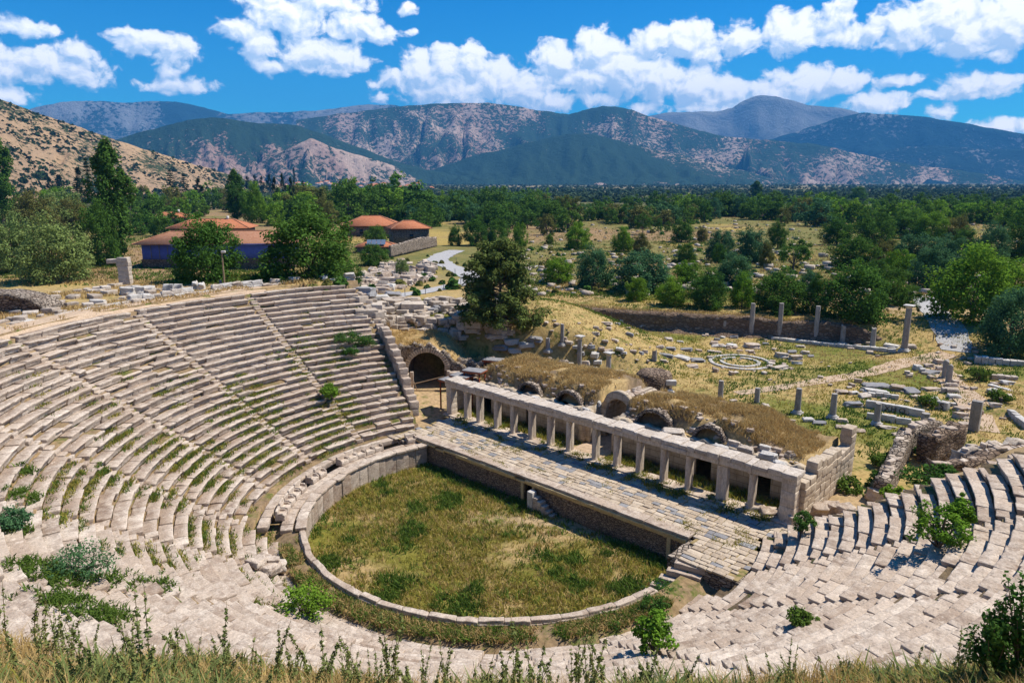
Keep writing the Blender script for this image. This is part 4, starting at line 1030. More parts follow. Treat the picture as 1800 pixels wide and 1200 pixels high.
# tree belts
def belt(n, u0, u1, vfoot, kinds, hpx, label, group, seed):
    g_ = np.random.default_rng(seed)
    for i in range(n):
        u = u0 + (u1 - u0) * (i + g_.uniform(.1, .9)) / n; v1 = vfoot(u) + g_.normal(0, 3.0); h = hpx(v1) * g_.uniform(.75, 1.3); ww = h * g_.uniform(1.0, 1.7)
        ptree(kinds[g_.integers(len(kinds))], u - ww / 2, u + ww / 2, v1 - h, v1, label, group, far=True)
GB, LB = "trees of the dense belt between the ruins and the olive plain", "dark green tree in the dense belt before the olive plain"
belt(34, 560, 960, lambda u: 381 + 6 * math.sin(u / 37), ('oak', 'bush', 'oak', 'teal'), lambda v: 36, LB, GB, 3)
belt(30, 560, 960, lambda u: 366 + 3 * math.sin(u / 31), ('oak', 'bush', 'fig'), lambda v: 28, LB, GB, 4)
belt(40, 940, 1450, lambda u: 389 + 8 * math.sin(u / 55), ('oak', 'bush', 'oak', 'teal', 'brown'), lambda v: 34, LB, GB, 5)
belt(30, 700, 980, lambda u: 394 + 5 * math.sin(u / 19), ('oak', 'bush', 'oak', 'teal'), lambda v: 36, LB, GB, 15)
belt(36, 930, 1820, lambda u: 374 + 4 * math.sin(u / 47), ('oak', 'fig', 'bush'), lambda v: 26, LB, GB, 6)
belt(26, 1430, 1830, lambda u: 396 + 5 * math.sin(u / 40), ('oak', 'fig', 'bush', 'fig'), lambda v: 34, LB, GB, 7)
GL, LL = "trees crowding round the red roofed houses", "green tree in the grove round the red roofed houses"
belt(24, 230, 640, lambda u: 374 + 6 * math.sin(u / 23), ('oak', 'fig', 'bush', 'brown'), lambda v: 36, LL, GL, 8)
belt(16, -10, 330, lambda u: 392 + 6 * math.sin(u / 23), ('oak', 'fig', 'bush', 'olive'), lambda v: 36, LL, GL, 9)
belt(12, 600, 720, lambda u: 384 + 3 * math.sin(u / 23), ('oak', 'oak', 'fig'), lambda v: 58, LL, GL, 10)
belt(9, 480, 600, lambda u: 392 + 3 * math.sin(u / 23), ('oak', 'fig', 'brown'), lambda v: 46, LL, GL, 12)
belt(7, 225, 300, lambda u: 410 + 3 * math.sin(u / 23), ('oak', 'bush'), lambda v: 30, LL, GL, 13)
belt(8, 0, 150, lambda u: 478 + 4 * math.sin(u / 13), ('bush', 'olive'), lambda v: 22, "low green bush on the mound below the pale green trees", "low bushes on the left mound", 14)

# ------------------------------------------------------------------ far groves and scrub, too many to count
def specks(name, pts, w, h, mat, seed, nl=14):
    g_ = np.random.default_rng(seed); n = len(pts); ci = np.repeat(np.arange(n), nl)
    d = g_.normal(size=(n * nl, 3)); d /= np.linalg.norm(d, axis=1, keepdims=True); d[:, 2] = np.abs(d[:, 2]) * 1.1 - .15
    p = pts[ci] + d * np.stack([w[ci] / 2, w[ci] / 2, h[ci]], 1) * .8
    nr = d + g_.normal(size=d.shape) * .4 + [0, 0, .3]; nr /= np.linalg.norm(nr, axis=1, keepdims=True)
    a = np.cross(nr, g_.normal(size=d.shape)); a /= np.linalg.norm(a, axis=1, keepdims=True); c = np.cross(nr, a); s = (w[ci] * .30 * g_.uniform(.7, 1.3, n * nl))[:, None]
    v = np.stack([p - a * s, p + c * s * .8, p + a * s, p - c * s * .8], 1).reshape(-1, 3)
    tt = np.repeat(np.clip(g_.normal(.5, .25, n), 0, 1)[ci] * .6 + .4 * g_.random(n * nl), 4)
    b = MB(); b.add(v, np.arange(4 * n * nl).reshape(-1, 4), tt); return tag(b.build(name, mat), kind='stuff')
g_ = np.random.default_rng(21); P_ = []
for i in range(11500):
    u = g_.uniform(-60, 1860); v = 326.5 + (373 - 326.5) * g_.random() ** 1.1
    d = pix_dir(u, v); T = (CAM[2] + 8) / -d[2]; x, y = CAM[0] + d[0] * T, CAM[1] + d[1] * T
    P_.append((x, y))
P_ = np.array(P_); dd = np.hypot(P_[:, 0] - CAM[0], P_[:, 1] - CAM[1]); keep = (dd > 520) & (dd < 5200); P_ = P_[keep]; dd = dd[keep]
keep = fbm(P_ / 160, 3, 88) > .40; P_ = P_[keep]; dd = dd[keep]
pts = np.concatenate([P_, H(P_[:, 0], P_[:, 1])[:, None]], 1); sz = g_.uniform(5, 8.5, len(pts)) * (1 + dd / 4200)
specks('olive_grove', pts, sz, sz * .72, M_GROVE, 5, 16)
me = near_hill.data; nvv = len(me.vertices); co = np.empty(nvv * 3, np.float32); me.vertices.foreach_get('co', co); co = co.reshape(-1, 3).astype(float)
i_ = g_.integers(0, nvv - 130, 9000); f_ = g_.random((9000, 2)); 
nv_row = 60 + 8
q0, q1, q2 = co[i_], co[np.minimum(i_ + 1, nvv - 1)], co[np.minimum(i_ + nv_row, nvv - 1)]
pp = q0 + (q1 - q0) * f_[:, :1] + (q2 - q0) * f_[:, 1:]
ok = (np.linalg.norm(q1 - q0, axis=1) < 60) & (fbm(pp[:, :2] / 70, 4, 31) > .47); pp = pp[ok]
sz = g_.gamma(3.0, 1.15, len(pp)) + 1.2
Pm = np.array([gat(g_.uniform(560, 1800), g_.uniform(388, 520)) for _ in range(900)]); Pm = Pm[fbm(Pm[:, :2] / 22, 3, 33) > .47]
sm = g_.gamma(3, .3, len(Pm)) + .5; specks('mound_scrub', Pm[::2], sm[::2], sm[::2] * .7, M_DROWN, 8, 40); specks('mound_scrub', Pm[1::2], sm[1::2], sm[1::2] * .7, M_SHRUB, 9, 40)
specks('hillside_scrub', pp, sz, sz * .55, M_SCRUB, 6, 12)

# ------------------------------------------------------------------ grass
def blades(name, pts, h, mat, seed, per=7, width=.035, spread=.12, lean=.5, parent=None):
    g_ = np.random.default_rng(seed); n = len(pts) * per; ci = np.repeat(np.arange(len(pts)), per)
    h = np.broadcast_to(np.asarray(h, float), (len(pts),))[ci] * g_.uniform(.55, 1.25, n)
    base = pts[ci] + np.concatenate([g_.normal(0, spread, (n, 2)), np.zeros((n, 1))], 1)
    a = g_.uniform(0, 6.28, n); wv = np.stack([np.cos(a), np.sin(a), np.zeros(n)], 1) * (width * g_.uniform(.6, 1.4, n))[:, None]
    l = g_.normal(0, lean, (n, 2)) * h[:, None]; tip = base + np.concatenate([l, h[:, None]], 1); mid = base + np.concatenate([l * .3, h[:, None] * .6], 1)
    v = np.stack([base - wv, base + wv, mid + wv * .7, tip, mid - wv * .7], 1).reshape(-1, 3)
    k = np.arange(n) * 5
    b = MB(); tt = np.clip(g_.normal(.5, .22, len(pts)), 0, 1)[ci] * .6 + .4 * g_.random(n); b.add(v, np.stack([k, k + 1, k + 2, k + 4], 1), np.repeat(tt, 5))
    b.t.append(np.stack([k + 4, k + 2, k + 3], 1))
    return tag(b.build(name, mat), kind='stuff') if parent is None else b.build(name, mat, parent)
g_ = np.random.default_rng(31)
a = g_.uniform(0, 6.28, 16000); r = 15.9 * np.sqrt(g_.random(16000)); q = np.stack([r * np.cos(a), r * np.sin(a)], 1); q = q[q[:, 1] < YF]
pth = np.exp(-((q[:, 0] * .55 - q[:, 1] * .83 + 1.5) / 1.4) ** 2) * sst(q[:, 0], -6, -1)
dens = fbm(q / 3.2, 3, 67); keep = (g_.random(len(q)) > pth * .9) & (g_.random(len(q)) < .25 + 1.2 * sst(dens, .3, .6)); q = q[keep]; dens = dens[keep]
q3 = np.concatenate([q, np.full((len(q), 1), -2.56)], 1); col_ = fbm(q / 2.6, 3, 69)
lush = (col_ > .66) | (g_.random(len(q)) < .08) | ((q[:, 1] > 3.2) & (g_.random(len(q)) < .7)); dryg = (~lush) & (g_.random(len(q)) < .34)
blades('orchestra_grass', q3[~lush & ~dryg], .34, M_GRASS, 1, 6, .03, .16); blades('orchestra_weeds', q3[lush], .42, M_LUSH, 2, 6, .045, .2); blades('orchestra_dry_grass', q3[dryg], .32, M_DRYG, 3, 6, .028, .16)
# weeds along the backs of the seat treads
Q, S = [], []
for k in range(-2, 26):
    n = int(50 + (330 if 1 <= k <= 14 else 100)); th = g_.uniform(161, 300 if k < 3 else 262, n); rr = row_r(k) + .78 + g_.normal(0, .05, n)
    pr_ = fbm(np.stack([th / 5.5, np.full(n, k / 3.0)], 1), 3, 71) + .16 * np.exp(-((th - 215) / 42) ** 2) * math.exp(-((k - 6) / 6.0) ** 2) - .012 * max(k - 14, 0)
    for t_, r_, p_ in zip(th, rr, pr_):
        if p_ > .60: Q.append((r_ * math.cos(R(t_)), r_ * math.sin(R(t_)), row_z(k) - .03)); S.append(.22 + .5 * (p_ - .60))
Q = np.array(Q); S = np.array(S); s_ = g_.random(len(Q)); 
blades('seat_weeds', Q[s_ < .45], S[s_ < .45], M_LUSH, 4, 10, .035, .2, .6); blades('seat_grass', Q[s_ >= .45], S[s_ >= .45], M_GRASS, 5, 9, .03, .2, .6)
# green clumps on single seats
Q = []
for u, v, n, w in [(25, 915, 60, 1.0), (60, 990, 80, 2.2), (110, 1000, 60, 1.5), (150, 1060, 90, 2.6), (190, 1075, 60, 1.4), (100, 1010, 40, 1.2), (40, 862, 50, 1.2), (180, 820, 20, .5), (45, 820, 20, .7), (110, 1045, 50, 1.2), (200, 1010, 40, 1.6), (280, 1015, 30, 1.4)]:
    c = gat(u, v)
    for k in np.arange(-2, 27, .25):
        c = at(u, v, row_z(k))
        if math.hypot(c[0], c[1]) < row_r(k): break
    for i in range(n): Q.append(c + np.array([g_.normal(0, w * .38), g_.normal(0, w * .38), -.1]))
Q = np.array(Q); rq = np.hypot(Q[:, 0], Q[:, 1]); Q[:, 2] = row_z(np.floor((rq - 19.63) / .8645)) - .02
blades('seat_weeds', Q, .24, M_LUSH, 6, 10, .04, .12, .8)
n = 2600; th = g_.uniform(241, 352, n); rr = g_.uniform(16.5, 17.75, n); q = np.stack([rr * np.cos(np.radians(th)), rr * np.sin(np.radians(th))], 1); ok = fbm(q / 1.8, 3, 92) > .42; q = q[ok]; s_ = g_.random(len(q)) < .4
q = np.concatenate([q, np.full((len(q), 1), -.86)], 1); blades('rim_weeds', q[s_], .34, M_LUSH, 15, 8, .04, .15, .6); blades('rim_grass', q[~s_], .3, M_DRYG, 16, 8, .03, .15, .6)
# stage grass
n = 1500; q = np.stack([g_.uniform(-20, 18, n), g_.uniform(10.2, 15.4, n)], 1); keep = (q[:, 1] > 13.3) | ((fbm(q / 1.3, 3, 75) > .56)); q = q[keep]
keep = ~((q[:, 0] > jl - .6) & (q[:, 0] < jr + .4) & (q[:, 1] > 12.8)); q = q[keep]
blades('stage_grass', np.concatenate([q, np.full((len(q), 1), -.08)], 1), .42, M_GRASS, 7, 9, .035, .16); q = q[g_.random(len(q)) < .4]
blades('stage_weeds', np.concatenate([q, np.full((len(q), 1), -.08)], 1), .45, M_LUSH, 8, 9, .04, .16)
n = 2600; q = np.stack([g_.uniform(-17, 19, n), g_.uniform(5.5, 11, n)], 1); q = q[(fbm(q / 1.7, 3, 79) > .62)]
blades('paving_weeds', np.concatenate([q, np.full((len(q), 1), -.08)], 1), .2, M_GRASS, 9, 7, .03, .14)
# dry grass on the vaults
for zf, x0, x1, y1 in ((zf_left, -20.8, jl - .6, 28.5), (zf_right, jr + .6, 18, 25.5)):
    n = 5200; q = np.stack([g_.uniform(x0, x1, n), g_.uniform(17.3, y1, n)], 1); q = q[fbm(q / 2.2, 3, 83) > .36]
    blades('vault_dry_grass', np.concatenate([q, (zf(q[:, 0], q[:, 1]) - .03)[:, None]], 1), .42, M_DRYG, 10, 6, .025, .14)
# the square and the ground round it
n = 30000; q = np.stack([g_.uniform(-60, 60, n), g_.uniform(22, 100, n)], 1); z_ = H(q[:, 0], q[:, 1]); f1 = fbm(q / 6.5, 4, 85); rr = np.hypot(q[:, 0], q[:, 1])
ok = (rr > 43) | (q[:, 1] > 30); q = q[ok]; z_ = z_[ok]; f1 = f1[ok]; u_ = g_.random(len(q)); q3 = np.concatenate([q, z_[:, None]], 1)
blades('square_weeds', q3[(f1 > .56) & (u_ < .85)], .32, M_LUSH, 11, 5, .06, .3, .6); blades('square_grass', q3[(f1 > .44) & (f1 <= .56) & (u_ < .8)], .28, M_GRASS, 12, 5, .05, .3); blades('square_dry_grass', q3[(f1 <= .44) & (u_ < .6)], .26, M_DRYG, 13, 5, .045, .3)
Pl = [gat(g_.uniform(-20, 650), g_.uniform(415, 500)) for _ in range(1500)] + [gat(g_.uniform(860, 1800), 372 + 150 * g_.random() ** .8) for _ in range(2600)]
Pl = np.repeat(np.array(Pl), 5, 0); dl = np.hypot(Pl[:, 0] - CAM[0], Pl[:, 1] - CAM[1]); Pl[:, :2] += g_.normal(0, 1, (len(Pl), 2)) * (dl / 110)[:, None]; Pl[:, 2] = H(Pl[:, 0], Pl[:, 1]); s_ = fbm(Pl[:, :2] / 14, 3, 94) + g_.normal(0, .06, len(Pl)); hl = .3 + dl / 900
blades('field_grass', Pl[s_ > .56], hl[s_ > .56], M_LUSH, 17, 5, .10, .4, .6); blades('field_dry_grass', Pl[s_ < .46], hl[s_ < .46], M_DRYG, 18, 5, .09, .4, .6); ms = (s_ >= .46) & (s_ <= .56); blades('field_grass', Pl[ms], hl[ms], M_DROWN, 19, 5, .10, .4, .6)
# mound on the left
n = 7000; th = g_.uniform(168, 232, n); rr = 43.5 + 22 * g_.random(n); q = np.stack([rr * np.cos(np.radians(th)), rr * np.sin(np.radians(th))], 1); ok = fbm(q / 4, 3, 87) > .48; q = q[ok]
blades('mound_dry_grass', np.concatenate([q, H(q[:, 0], q[:, 1])[:, None]], 1), .34, M_DRYG, 14, 6, .035, .2)
# ------------------------------------------------------------------ foreground bank: dry grass, weed stalks and a shrub
fg = np.random.default_rng(41)
def near(u, d):
    """a point of the near bank at d metres from the camera, in the direction of column u"""
    q = pix_dir(u, 1100)[:2]; q = q / np.linalg.norm(q); x, y = CAM[0] + q[0] * d, CAM[1] + q[1] * d
    return np.array([x, y, float(H(x, y))])
def edge_d(u):                                  # where the bank breaks off towards the seats
    for d in np.arange(5.5, 22, .2):
        p = near(u, d)
        if math.hypot(p[0], p[1]) < 46.3: return d
    return 22
ED = {u: edge_d(u) for u in range(-160, 1981, 20)}
def edge(u): return float(np.interp(u, list(ED), list(ED.values())))
Q = []
for i in range(9000):
    u = fg.uniform(-150, 1960); e = edge(u); d = e * fg.uniform(.52, 1.05); Q.append(near(u, d))
Q = np.array(Q); f1 = fbm(Q[:, :2] / 1.3, 3, 91); u_ = fg.random(len(Q))
blades('bank_dry_grass', Q[(u_ < .75) & (f1 > .36)], .24, M_DRYG, 21, 7, .006, .08, .6)
blades('bank_green_grass', Q[(u_ > .72) & (f1 > .48)], .22, M_GRASS, 22, 7, .012, .08, .6); blades('bank_weeds', Q[(u_ > .60) & (f1 > .54)], .26, M_WEED, 23, 8, .020, .10, .7)
def stalk(seed, h, leafy, mat):
    g_ = np.random.default_rng(seed); root = bpy.data.objects.new('weed_stalk', None); COL.objects.link(root)
    n = g_.integers(1, 4); sb_, lb = MB(), MB()
    for j in range(n):
        hh = h * g_.uniform(.7, 1.1); bx, by = g_.normal(0, .16, 2) * hh; b0 = g_.normal(0, .05, 2)
        pth = np.array([[b0[0], b0[1], -.05], [b0[0] + bx * .3, b0[1] + by * .3, hh * .5], [b0[0] + bx, b0[1] + by, hh]]); v, f = tube(pth, [.006, .0045, .002], 5); sb_.add(v, f, .5)
        m = int(leafy * hh); t_ = g_.random(m) ** 1.5 * .92
        c = np.stack([np.interp(t_, [0, .5, 1], pth[:, i]) for i in range(3)], 1)
        leaves(lb, g_, c, np.full(m, .042) * (1.35 - t_), 2, .023, 1, .55, .55, .5)
    sb_.build('stem', M_STALK, root); lb.build('foliage', mat, root); root.location = (0, 0, -500); return root
M_STALK = leaf_mat("dry stems", (.10, .085, .03), (.26, .19, .08), (.2, .15, .05), .1, 0)
SP = [stalk(700 + i, h, l, M_WEED) for i, (h, l) in enumerate([(.95, 80), (.8, 110), (.7, 70), (1.05, 60), (.6, 120), (.85, 95)])]
used = [False] * 6
for i in range(190):
    u = -60 + 1840 * (i + fg.random()) / 190
    if u > 1230 and fg.random() < .45: continue
    k = int(fg.integers(6)); p = near(u, edge(u) * fg.uniform(.66, .99)); s = fg.uniform(.6, 1.35) * (1.0 if u < 1250 else .7)
    o = SP[k] if not used[k] else copy_tree(SP[k]); used[k] = True
    o.location = p; o.rotation_euler = (0, 0, fg.uniform(0, 6.28)); o.scale = (s, s, s)
    tag(o, "thin leafy weed stalk on the dry bank in the foreground", 'weed', 'weed stalks along the near bank')
for i, o in enumerate(SP):
    if not used[i]:
        p = near(300 + 90 * i, edge(300 + 90 * i) * .9); o.location = p; tag(o, "thin leafy weed stalk on the dry bank in the foreground", 'weed', 'weed stalks along the near bank')
def shrub(name, loc, w, h, mat, label, seed, leaf=.07, n=26, per=26, sprig=0):
    g_ = np.random.default_rng(seed); root = thing(name, loc, label, 'shrub'); b, tb = MB(), MB(); o = np.array(loc, float)
    c = crown_pts(g_, n, w, h, .0 * h, .3, .3); c[:, 2] = np.maximum(c[:, 2], .06)
    leaves(b, g_, c + o, g_.uniform(.14, .26, n) * w * .62, per, leaf, .8, .6, .5, .7)
    for q in c[:min(n, 12)]:
        v, f = tube(np.array([[0, 0, -.1], q * [.5, .5, .6], q]) + o, [.02 * w, .014 * w, .005], 5); tb.add(v, f)
    for i in range(sprig):
        a = g_.uniform(0, 6.28); hh = h * g_.uniform(1.0, 1.7); tip = np.array([math.cos(a) * w * .4 * g_.random(), math.sin(a) * w * .4 * g_.random(), hh])
        v, f = tube(np.array([[0, 0, 0], tip * [.6, .6, .6], tip]) + o, [.012, .009, .003], 5); tb.add(v, f)
        t_ = g_.uniform(.45, 1, 26); leaves(b, g_, o + tip * np.stack([t_ ** 1.3, t_ ** 1.3, t_], 1), np.full(26, .09), 4, leaf, 1, .55, .5, .4)
    b.build('foliage', mat, root); tb.build('branch', M_BARK, root); return root
p = near(1758, edge(1758) * .80); shrub('leafy_shrub', p, 1.0, .75, M_SHRUB, "tall glossy leaved shrub with upright sprigs at the near right edge of the bank", 811, .036, 20, 26, 16)
p = near(1810, edge(1810) * .78); shrub('leafy_shrub', p, .9, 1.0, M_SHRUB, "second glossy shrub partly cut off at the right border", 812, .036, 18, 26, 9)
def seat_at(u, v):
    for k in np.arange(-2, 27, .1):
        c = at(u, v, row_z(k))
        if math.hypot(c[0], c[1]) < row_r(k): break
    r = math.hypot(c[0], c[1]); c[2] = row_z(math.floor((r - 19.63) / .8645 + .02)); return c
SH = [(535, 1075, 95, 55, M_FIG, "bright green fig shrub on the seats below the cluster of broken blocks"),
 (1075, 1090, 85, 42, M_SHRUB, "wide green shrub behind the orchestra wall, left of two similar ones"),
 (1150, 1078, 60, 42, M_SHRUB, "green shrub on the lowest seats, just above the tallest fig shrub"),
 (1148, 1140, 72, 62, M_FIG, "tall fig shrub with large glossy leaves on the lower near seats"),
 (1165, 1040, 72, 40, M_SHRUB, "green shrub at the right end of the orchestra wall by the steps"),
 (1212, 1018, 40, 32, M_SHRUB, "small green shrub next to the steps up to the stage"),
 (1650, 955, 80, 72, M_FIG, "bright round fig shrub in the middle of the right hand seats"),
 (1688, 930, 40, 55, M_FIG, "smaller fig shrub touching the bright round one on the right seats"),
 (1410, 935, 36, 38, M_SHRUB, "small dark green shrub where the right seats meet the colonnade corner"),
 (1410, 1092, 52, 28, M_LUSH, "feathery pale green weed clump on the lower right seats"),
 (855, 1110, 50, 30, M_TEAL, "blue green shrub just outside the near orchestra wall"),
 (940, 1110, 44, 34, M_LUSH, "yellowish green weed clump left of the wide green shrub"),
 (612, 600, 55, 20, M_SHRUB, "dark green creeper patch on the upper far left seats"),
 (640, 602, 40, 18, M_SHRUB, "dark green creeper at the wall end of the upper far seats"),
 (616, 622, 32, 12, M_SHRUB, "low green creeper patch one row under the larger pair"),
 (580, 698, 38, 26, M_FIG, "green bush sprouting in the middle of the far seats"),
 (20, 918, 56, 28, M_TEAL, "blue green cushion plant at the left border of the seats"),
 (140, 1003, 110, 30, M_TEAL, "long bluish green cushion plant along the lower left seats")]
for i, (u, v, w_, h_, mt, lab) in enumerate(SH):
    c = seat_at(u, v); shrub('seat_shrub', c, px(w_, c), px(h_, c), mt, lab, 830 + i, .095 if mt is M_FIG else .07, 62, 36)

# ------------------------------------------------------------------ paths
def strip(name, pix, width, mat, lift=.06, z=None, kind='structure'):
    P = np.array([gat(u, v) if z is None else at(u, v, z) for u, v in pix]); s = np.concatenate([[0], np.cumsum(np.linalg.norm(np.diff(P[:, :2], axis=0), axis=1))])
    t_ = np.arange(0, s[-1], 1.2); X_ = np.interp(t_, s, P[:, 0]); Y_ = np.interp(t_, s, P[:, 1])
    for _ in range(3): X_[1:-1] = (X_[:-2] + 2 * X_[1:-1] + X_[2:]) / 4; Y_[1:-1] = (Y_[:-2] + 2 * Y_[1:-1] + Y_[2:]) / 4
    dx, dy = np.gradient(X_), np.gradient(Y_); l = np.hypot(dx, dy); nx, ny = -dy / l, dx / l; W_ = np.interp(t_, s, np.broadcast_to(width, (len(P),)))
    k = np.linspace(-.5, .5, 6); jit = 1 + .25 * (vn(np.stack([t_ / 1.7, t_ * 0], -1), 5) - .5)
    x = X_[:, None] + nx[:, None] * k * (W_ * jit)[:, None]; y = Y_[:, None] + ny[:, None] * k * (W_ * jit)[:, None]
    zz = np.maximum(H(x, y), H(X_, Y_)[:, None] - .05) + lift
    b = MB(); b.add(np.stack([x, y, zz], -1), grid_faces(len(t_), 6), .5); return tag(b.build(name, mat), kind=kind)
M_PATH = stone_mat("grey paving", (.30, .29, .28), (.40, .39, .375), (.48, .465, .45), .8, .15, .2)
M_DIRT = stone_mat("trodden earth", (.40, .28, .18), (.50, .36, .24), (.56, .43, .31), .8, .1, .4)
strip('path', [(672, 524), (720, 517), (770, 508), (815, 498), (832, 488), (812, 477), (782, 466), (768, 456), (785, 446), (803, 440)], [3.6, 3.6, 4.2, 5, 5.5, 5.5, 5.5, 6.5, 7, 6], M_PATH, .10)
strip('path', [(1680, 618), (1676, 595), (1664, 572), (1644, 550), (1628, 530), (1616, 512)], [4.2, 4.6, 4.8, 4.6, 4.4, 4.2], M_PATH, .08)
strip('path', [(830, 462), (880, 464), (950, 468), (1010, 470)], [2, 1.8, 1.6, 1.5], M_PATH, .08)
strip('path', [(1668, 622), (1600, 635), (1530, 655), (1450, 668), (1380, 680), (1290, 692)], [3.0, 3.2, 2.6, 2.2, 2.0, 1.6], M_DIRT, .05)
strip('path', [(1640, 620), (1655, 650), (1690, 690), (1715, 720), (1728, 760)], [1.2, 2.5, 3.5, 3.2, 3], M_DIRT, .05)
b = MB(); th = np.radians(np.linspace(176, 240, 90)); k = np.linspace(42.9, 45.4, 6); x = k[None] * np.cos(th)[:, None]; y = k[None] * np.sin(th)[:, None]
b.add(np.stack([x, y, np.maximum(H(x, y), 12.7) + .05], -1), grid_faces(90, 6), .6); tag(b.build('path', M_DIRT), kind='structure')

# ------------------------------------------------------------------ earth bank at the far side of the square
b = MB(); n = 150; s_ = np.linspace(-3, 65, n); D_ = np.array([62, 27]) / math.hypot(62, 27); Nn = np.array([-D_[1], D_[0]])
t_ = np.array([0, .0, .25, .5, .75, 1.0, 1.0]); off = np.array([-2.6, -1.6, -.9, -.7, -.75, -.55, 1.4])
hb = 3.15 + .5 * (vn(np.stack([s_ / 5, s_ * 0], -1), 3) - .5) - 3.3 * sst(s_, 54, 64)
P_ = np.array([-50, 60]) + s_[:, None, None] * D_ + (off[None, :, None] + 1.3 * (fbm(np.stack([s_[:, None] / 3.5 + 0 * t_, t_ * 1.5 + 0 * s_[:, None]], -1), 4, 5)[..., None] - .5)) * Nn
zb = np.array([-.15, .25, .8, 1.6, 2.4, 3.0, 3.0]) / 3.0 * hb[:, None] + .3 * (fbm(P_ / 1.1, 3, 9) - .5)
b.add(np.concatenate([P_, zb[..., None]], -1), grid_faces(n, 7), .5)
M_BANK = rubble_mat("earth bank with stones", (.17, .115, .075), (.30, .215, .15), (.13, .088, .06), 1.3)
tag(b.build('earth_bank', M_BANK), kind='structure')
q = P_[:, -1] + fg.normal(0, .5, (n, 2)); q = np.repeat(q, 6, 0) + fg.normal(0, .5, (n * 6, 2)); zq = np.repeat(hb, 6) + .02
blades('bank_top_dry_grass', np.concatenate([q, zq[:, None]], 1), .3, M_DRYG, 25, 6, .05, .25)
# ------------------------------------------------------------------ loose stones
srg = np.random.default_rng(51)
SPROTO = {}
def stone_proto(mat, i, flat=False):
    k = (mat.name, i, flat)
    if k not in SPROTO:
        b = MB(); p, f = rbox((1, 1, 1), (6, 6, 6), .10, .17, 1.7, 300 + i * 7); b.add(p, f, srg.uniform(.2, .9)); o = b.build('stone_block', mat); o.location = (0, 0, -500); SPROTO[k] = [o, False]
    return SPROTO[k]
def stone(p, size, rot, label, group, mat=None, tilt=None, cat='stone block', name=None):
    mat = mat or (M_PALE, M_SEAT, M_TOP, M_GREY, M_SEAT)[srg.integers(5)]; e = stone_proto(mat, int(srg.integers(5)))
    if e[1]: o = copy_tree(e[0])
    else: o = e[0]; e[1] = True
    o.location = (p[0], p[1], p[2] - .16 * size[2]); t_ = srg.normal(0, .06, 2) if tilt is None else tilt
    o.rotation_euler = (t_[0], t_[1], rot); o.scale = size
    if name: o.name = name
    return tag(o, label, cat, group)
def rot_cam(a=0): return math.atan2(RT[1], RT[0]) + a
GS, LS = "marble blocks lying in the excavated square", "weathered marble block lying in the grass of the excavated square"
AG = [(965,618,9,6),(1000,642,16,10),(1040,612,12,10),(1048,588,12,8),(1047,578,9,8),(1066,570,20,7),(1095,565,12,7),(1085,570,10,5),(1100,560,9,6),(1132,569,16,7),(1147,572,12,9),(1122,564,9,6),(1150,580,10,5),(1168,575,10,6),(1185,577,16,6),(1207,576,12,6),(1228,578,12,6),(1175,598,14,9),(1106,590,12,9),(1080,600,12,7),(1063,602,10,6),(1195,602,10,5),(1255,605,12,10),(1260,598,9,6),(1290,594,14,7),(1270,594,8,6),(1323,611,24,12),(1285,609,18,9),(1262,609,20,5),(1345,606,10,7),(1318,617,14,4),(1300,617,9,4),
 (1160,612,12,8),(1178,614,18,8),(1206,616,20,8),(1228,617,12,6),(1250,619,12,7),(1262,620,10,5),(1127,622,9,7),(1134,620,10,8),(1088,616,12,7),(1070,618,14,8),(1057,614,12,8),(1096,622,12,6),(1172,626,22,7),(1198,630,24,7),(1225,634,26,8),(1217,645,20,6),(1045,626,14,14),(1050,638,15,11),(1030,642,12,14),(1020,622,14,9),(1040,648,18,9),(1015,612,14,9),(1000,604,12,8),(1375,628,20,13),(1372,648,28,8),(1400,632,20,13),(1355,640,12,7),(1402,640,16,8),(1392,620,14,7),(1415,622,14,10),(1354,647,10,8),(1425,627,10,5),(1407,610,14,6),
 (1567,609,22,6),(1600,612,13,10),(1612,650,11,13),(1620,655,9,14),(1637,656,22,7),(1633,645,12,9),(1650,640,13,13),(1654,650,13,10),(1672,690,16,12),(1676,700,16,10),(1680,712,16,10),(1686,722,17,13),(1690,735,18,15),(1672,680,15,10),(1660,690,9,14),(1679,677,9,14),(1540,680,36,8),(1540,690,36,8),(1576,686,23,17),(1600,690,24,11),(1638,686,24,7),(1500,714,28,14),(1520,698,18,10),(1500,692,16,8),(1480,690,20,8),(1640,704,14,10),(1632,710,13,10),(1608,700,12,8),(1608,748,12,10),(1698,748,16,9),(1420,740,16,9),(1440,745,20,8),(1480,742,14,10),(1390,742,14,8),(1370,738,18,9),(1480,752,20,7),(1505,758,26,6),(1560,752,24,6),(1580,765,16,7),
 (1345,715,12,10),(1310,716,14,8),(1290,706,10,7),(1265,712,12,9),(1745,690,14,10),(1765,705,16,9),(1750,718,14,10),(1785,735,16,10),(1770,675,16,9)]
for u, v, w_, h_ in AG:
    p = gat(u, v); stone(p, (px(w_, p), px(w_ * srg.uniform(.45, .8), p), max(px(h_, p) * .66, .22)), rot_cam(srg.normal(-.15, .25)), LS, GS)
n = 0
GS2, LS2 = "small rubble stones strewn over the square", "small rough stone among the grass and foundations of the square"
small = MB()
while n < 170:
    u, v = srg.uniform(960, 1780), srg.uniform(560, 750)
    if v > 610 + (u - 960) * .16 or v < 565 + (u - 1000) * .05: continue
    p = gat(u, v); w_ = srg.uniform(.3, .95); q, f = rbox((w_, w_ * srg.uniform(.5, .9), w_ * srg.uniform(.25, .6)), (3, 3, 3), .06, .08, 1.5, n); small.add(rotz(q, srg.uniform(0, 6.28)) + p, f, srg.uniform(0, 1)); n += 1
tag(small.build('square_rubble', M_SEAT), kind='stuff')

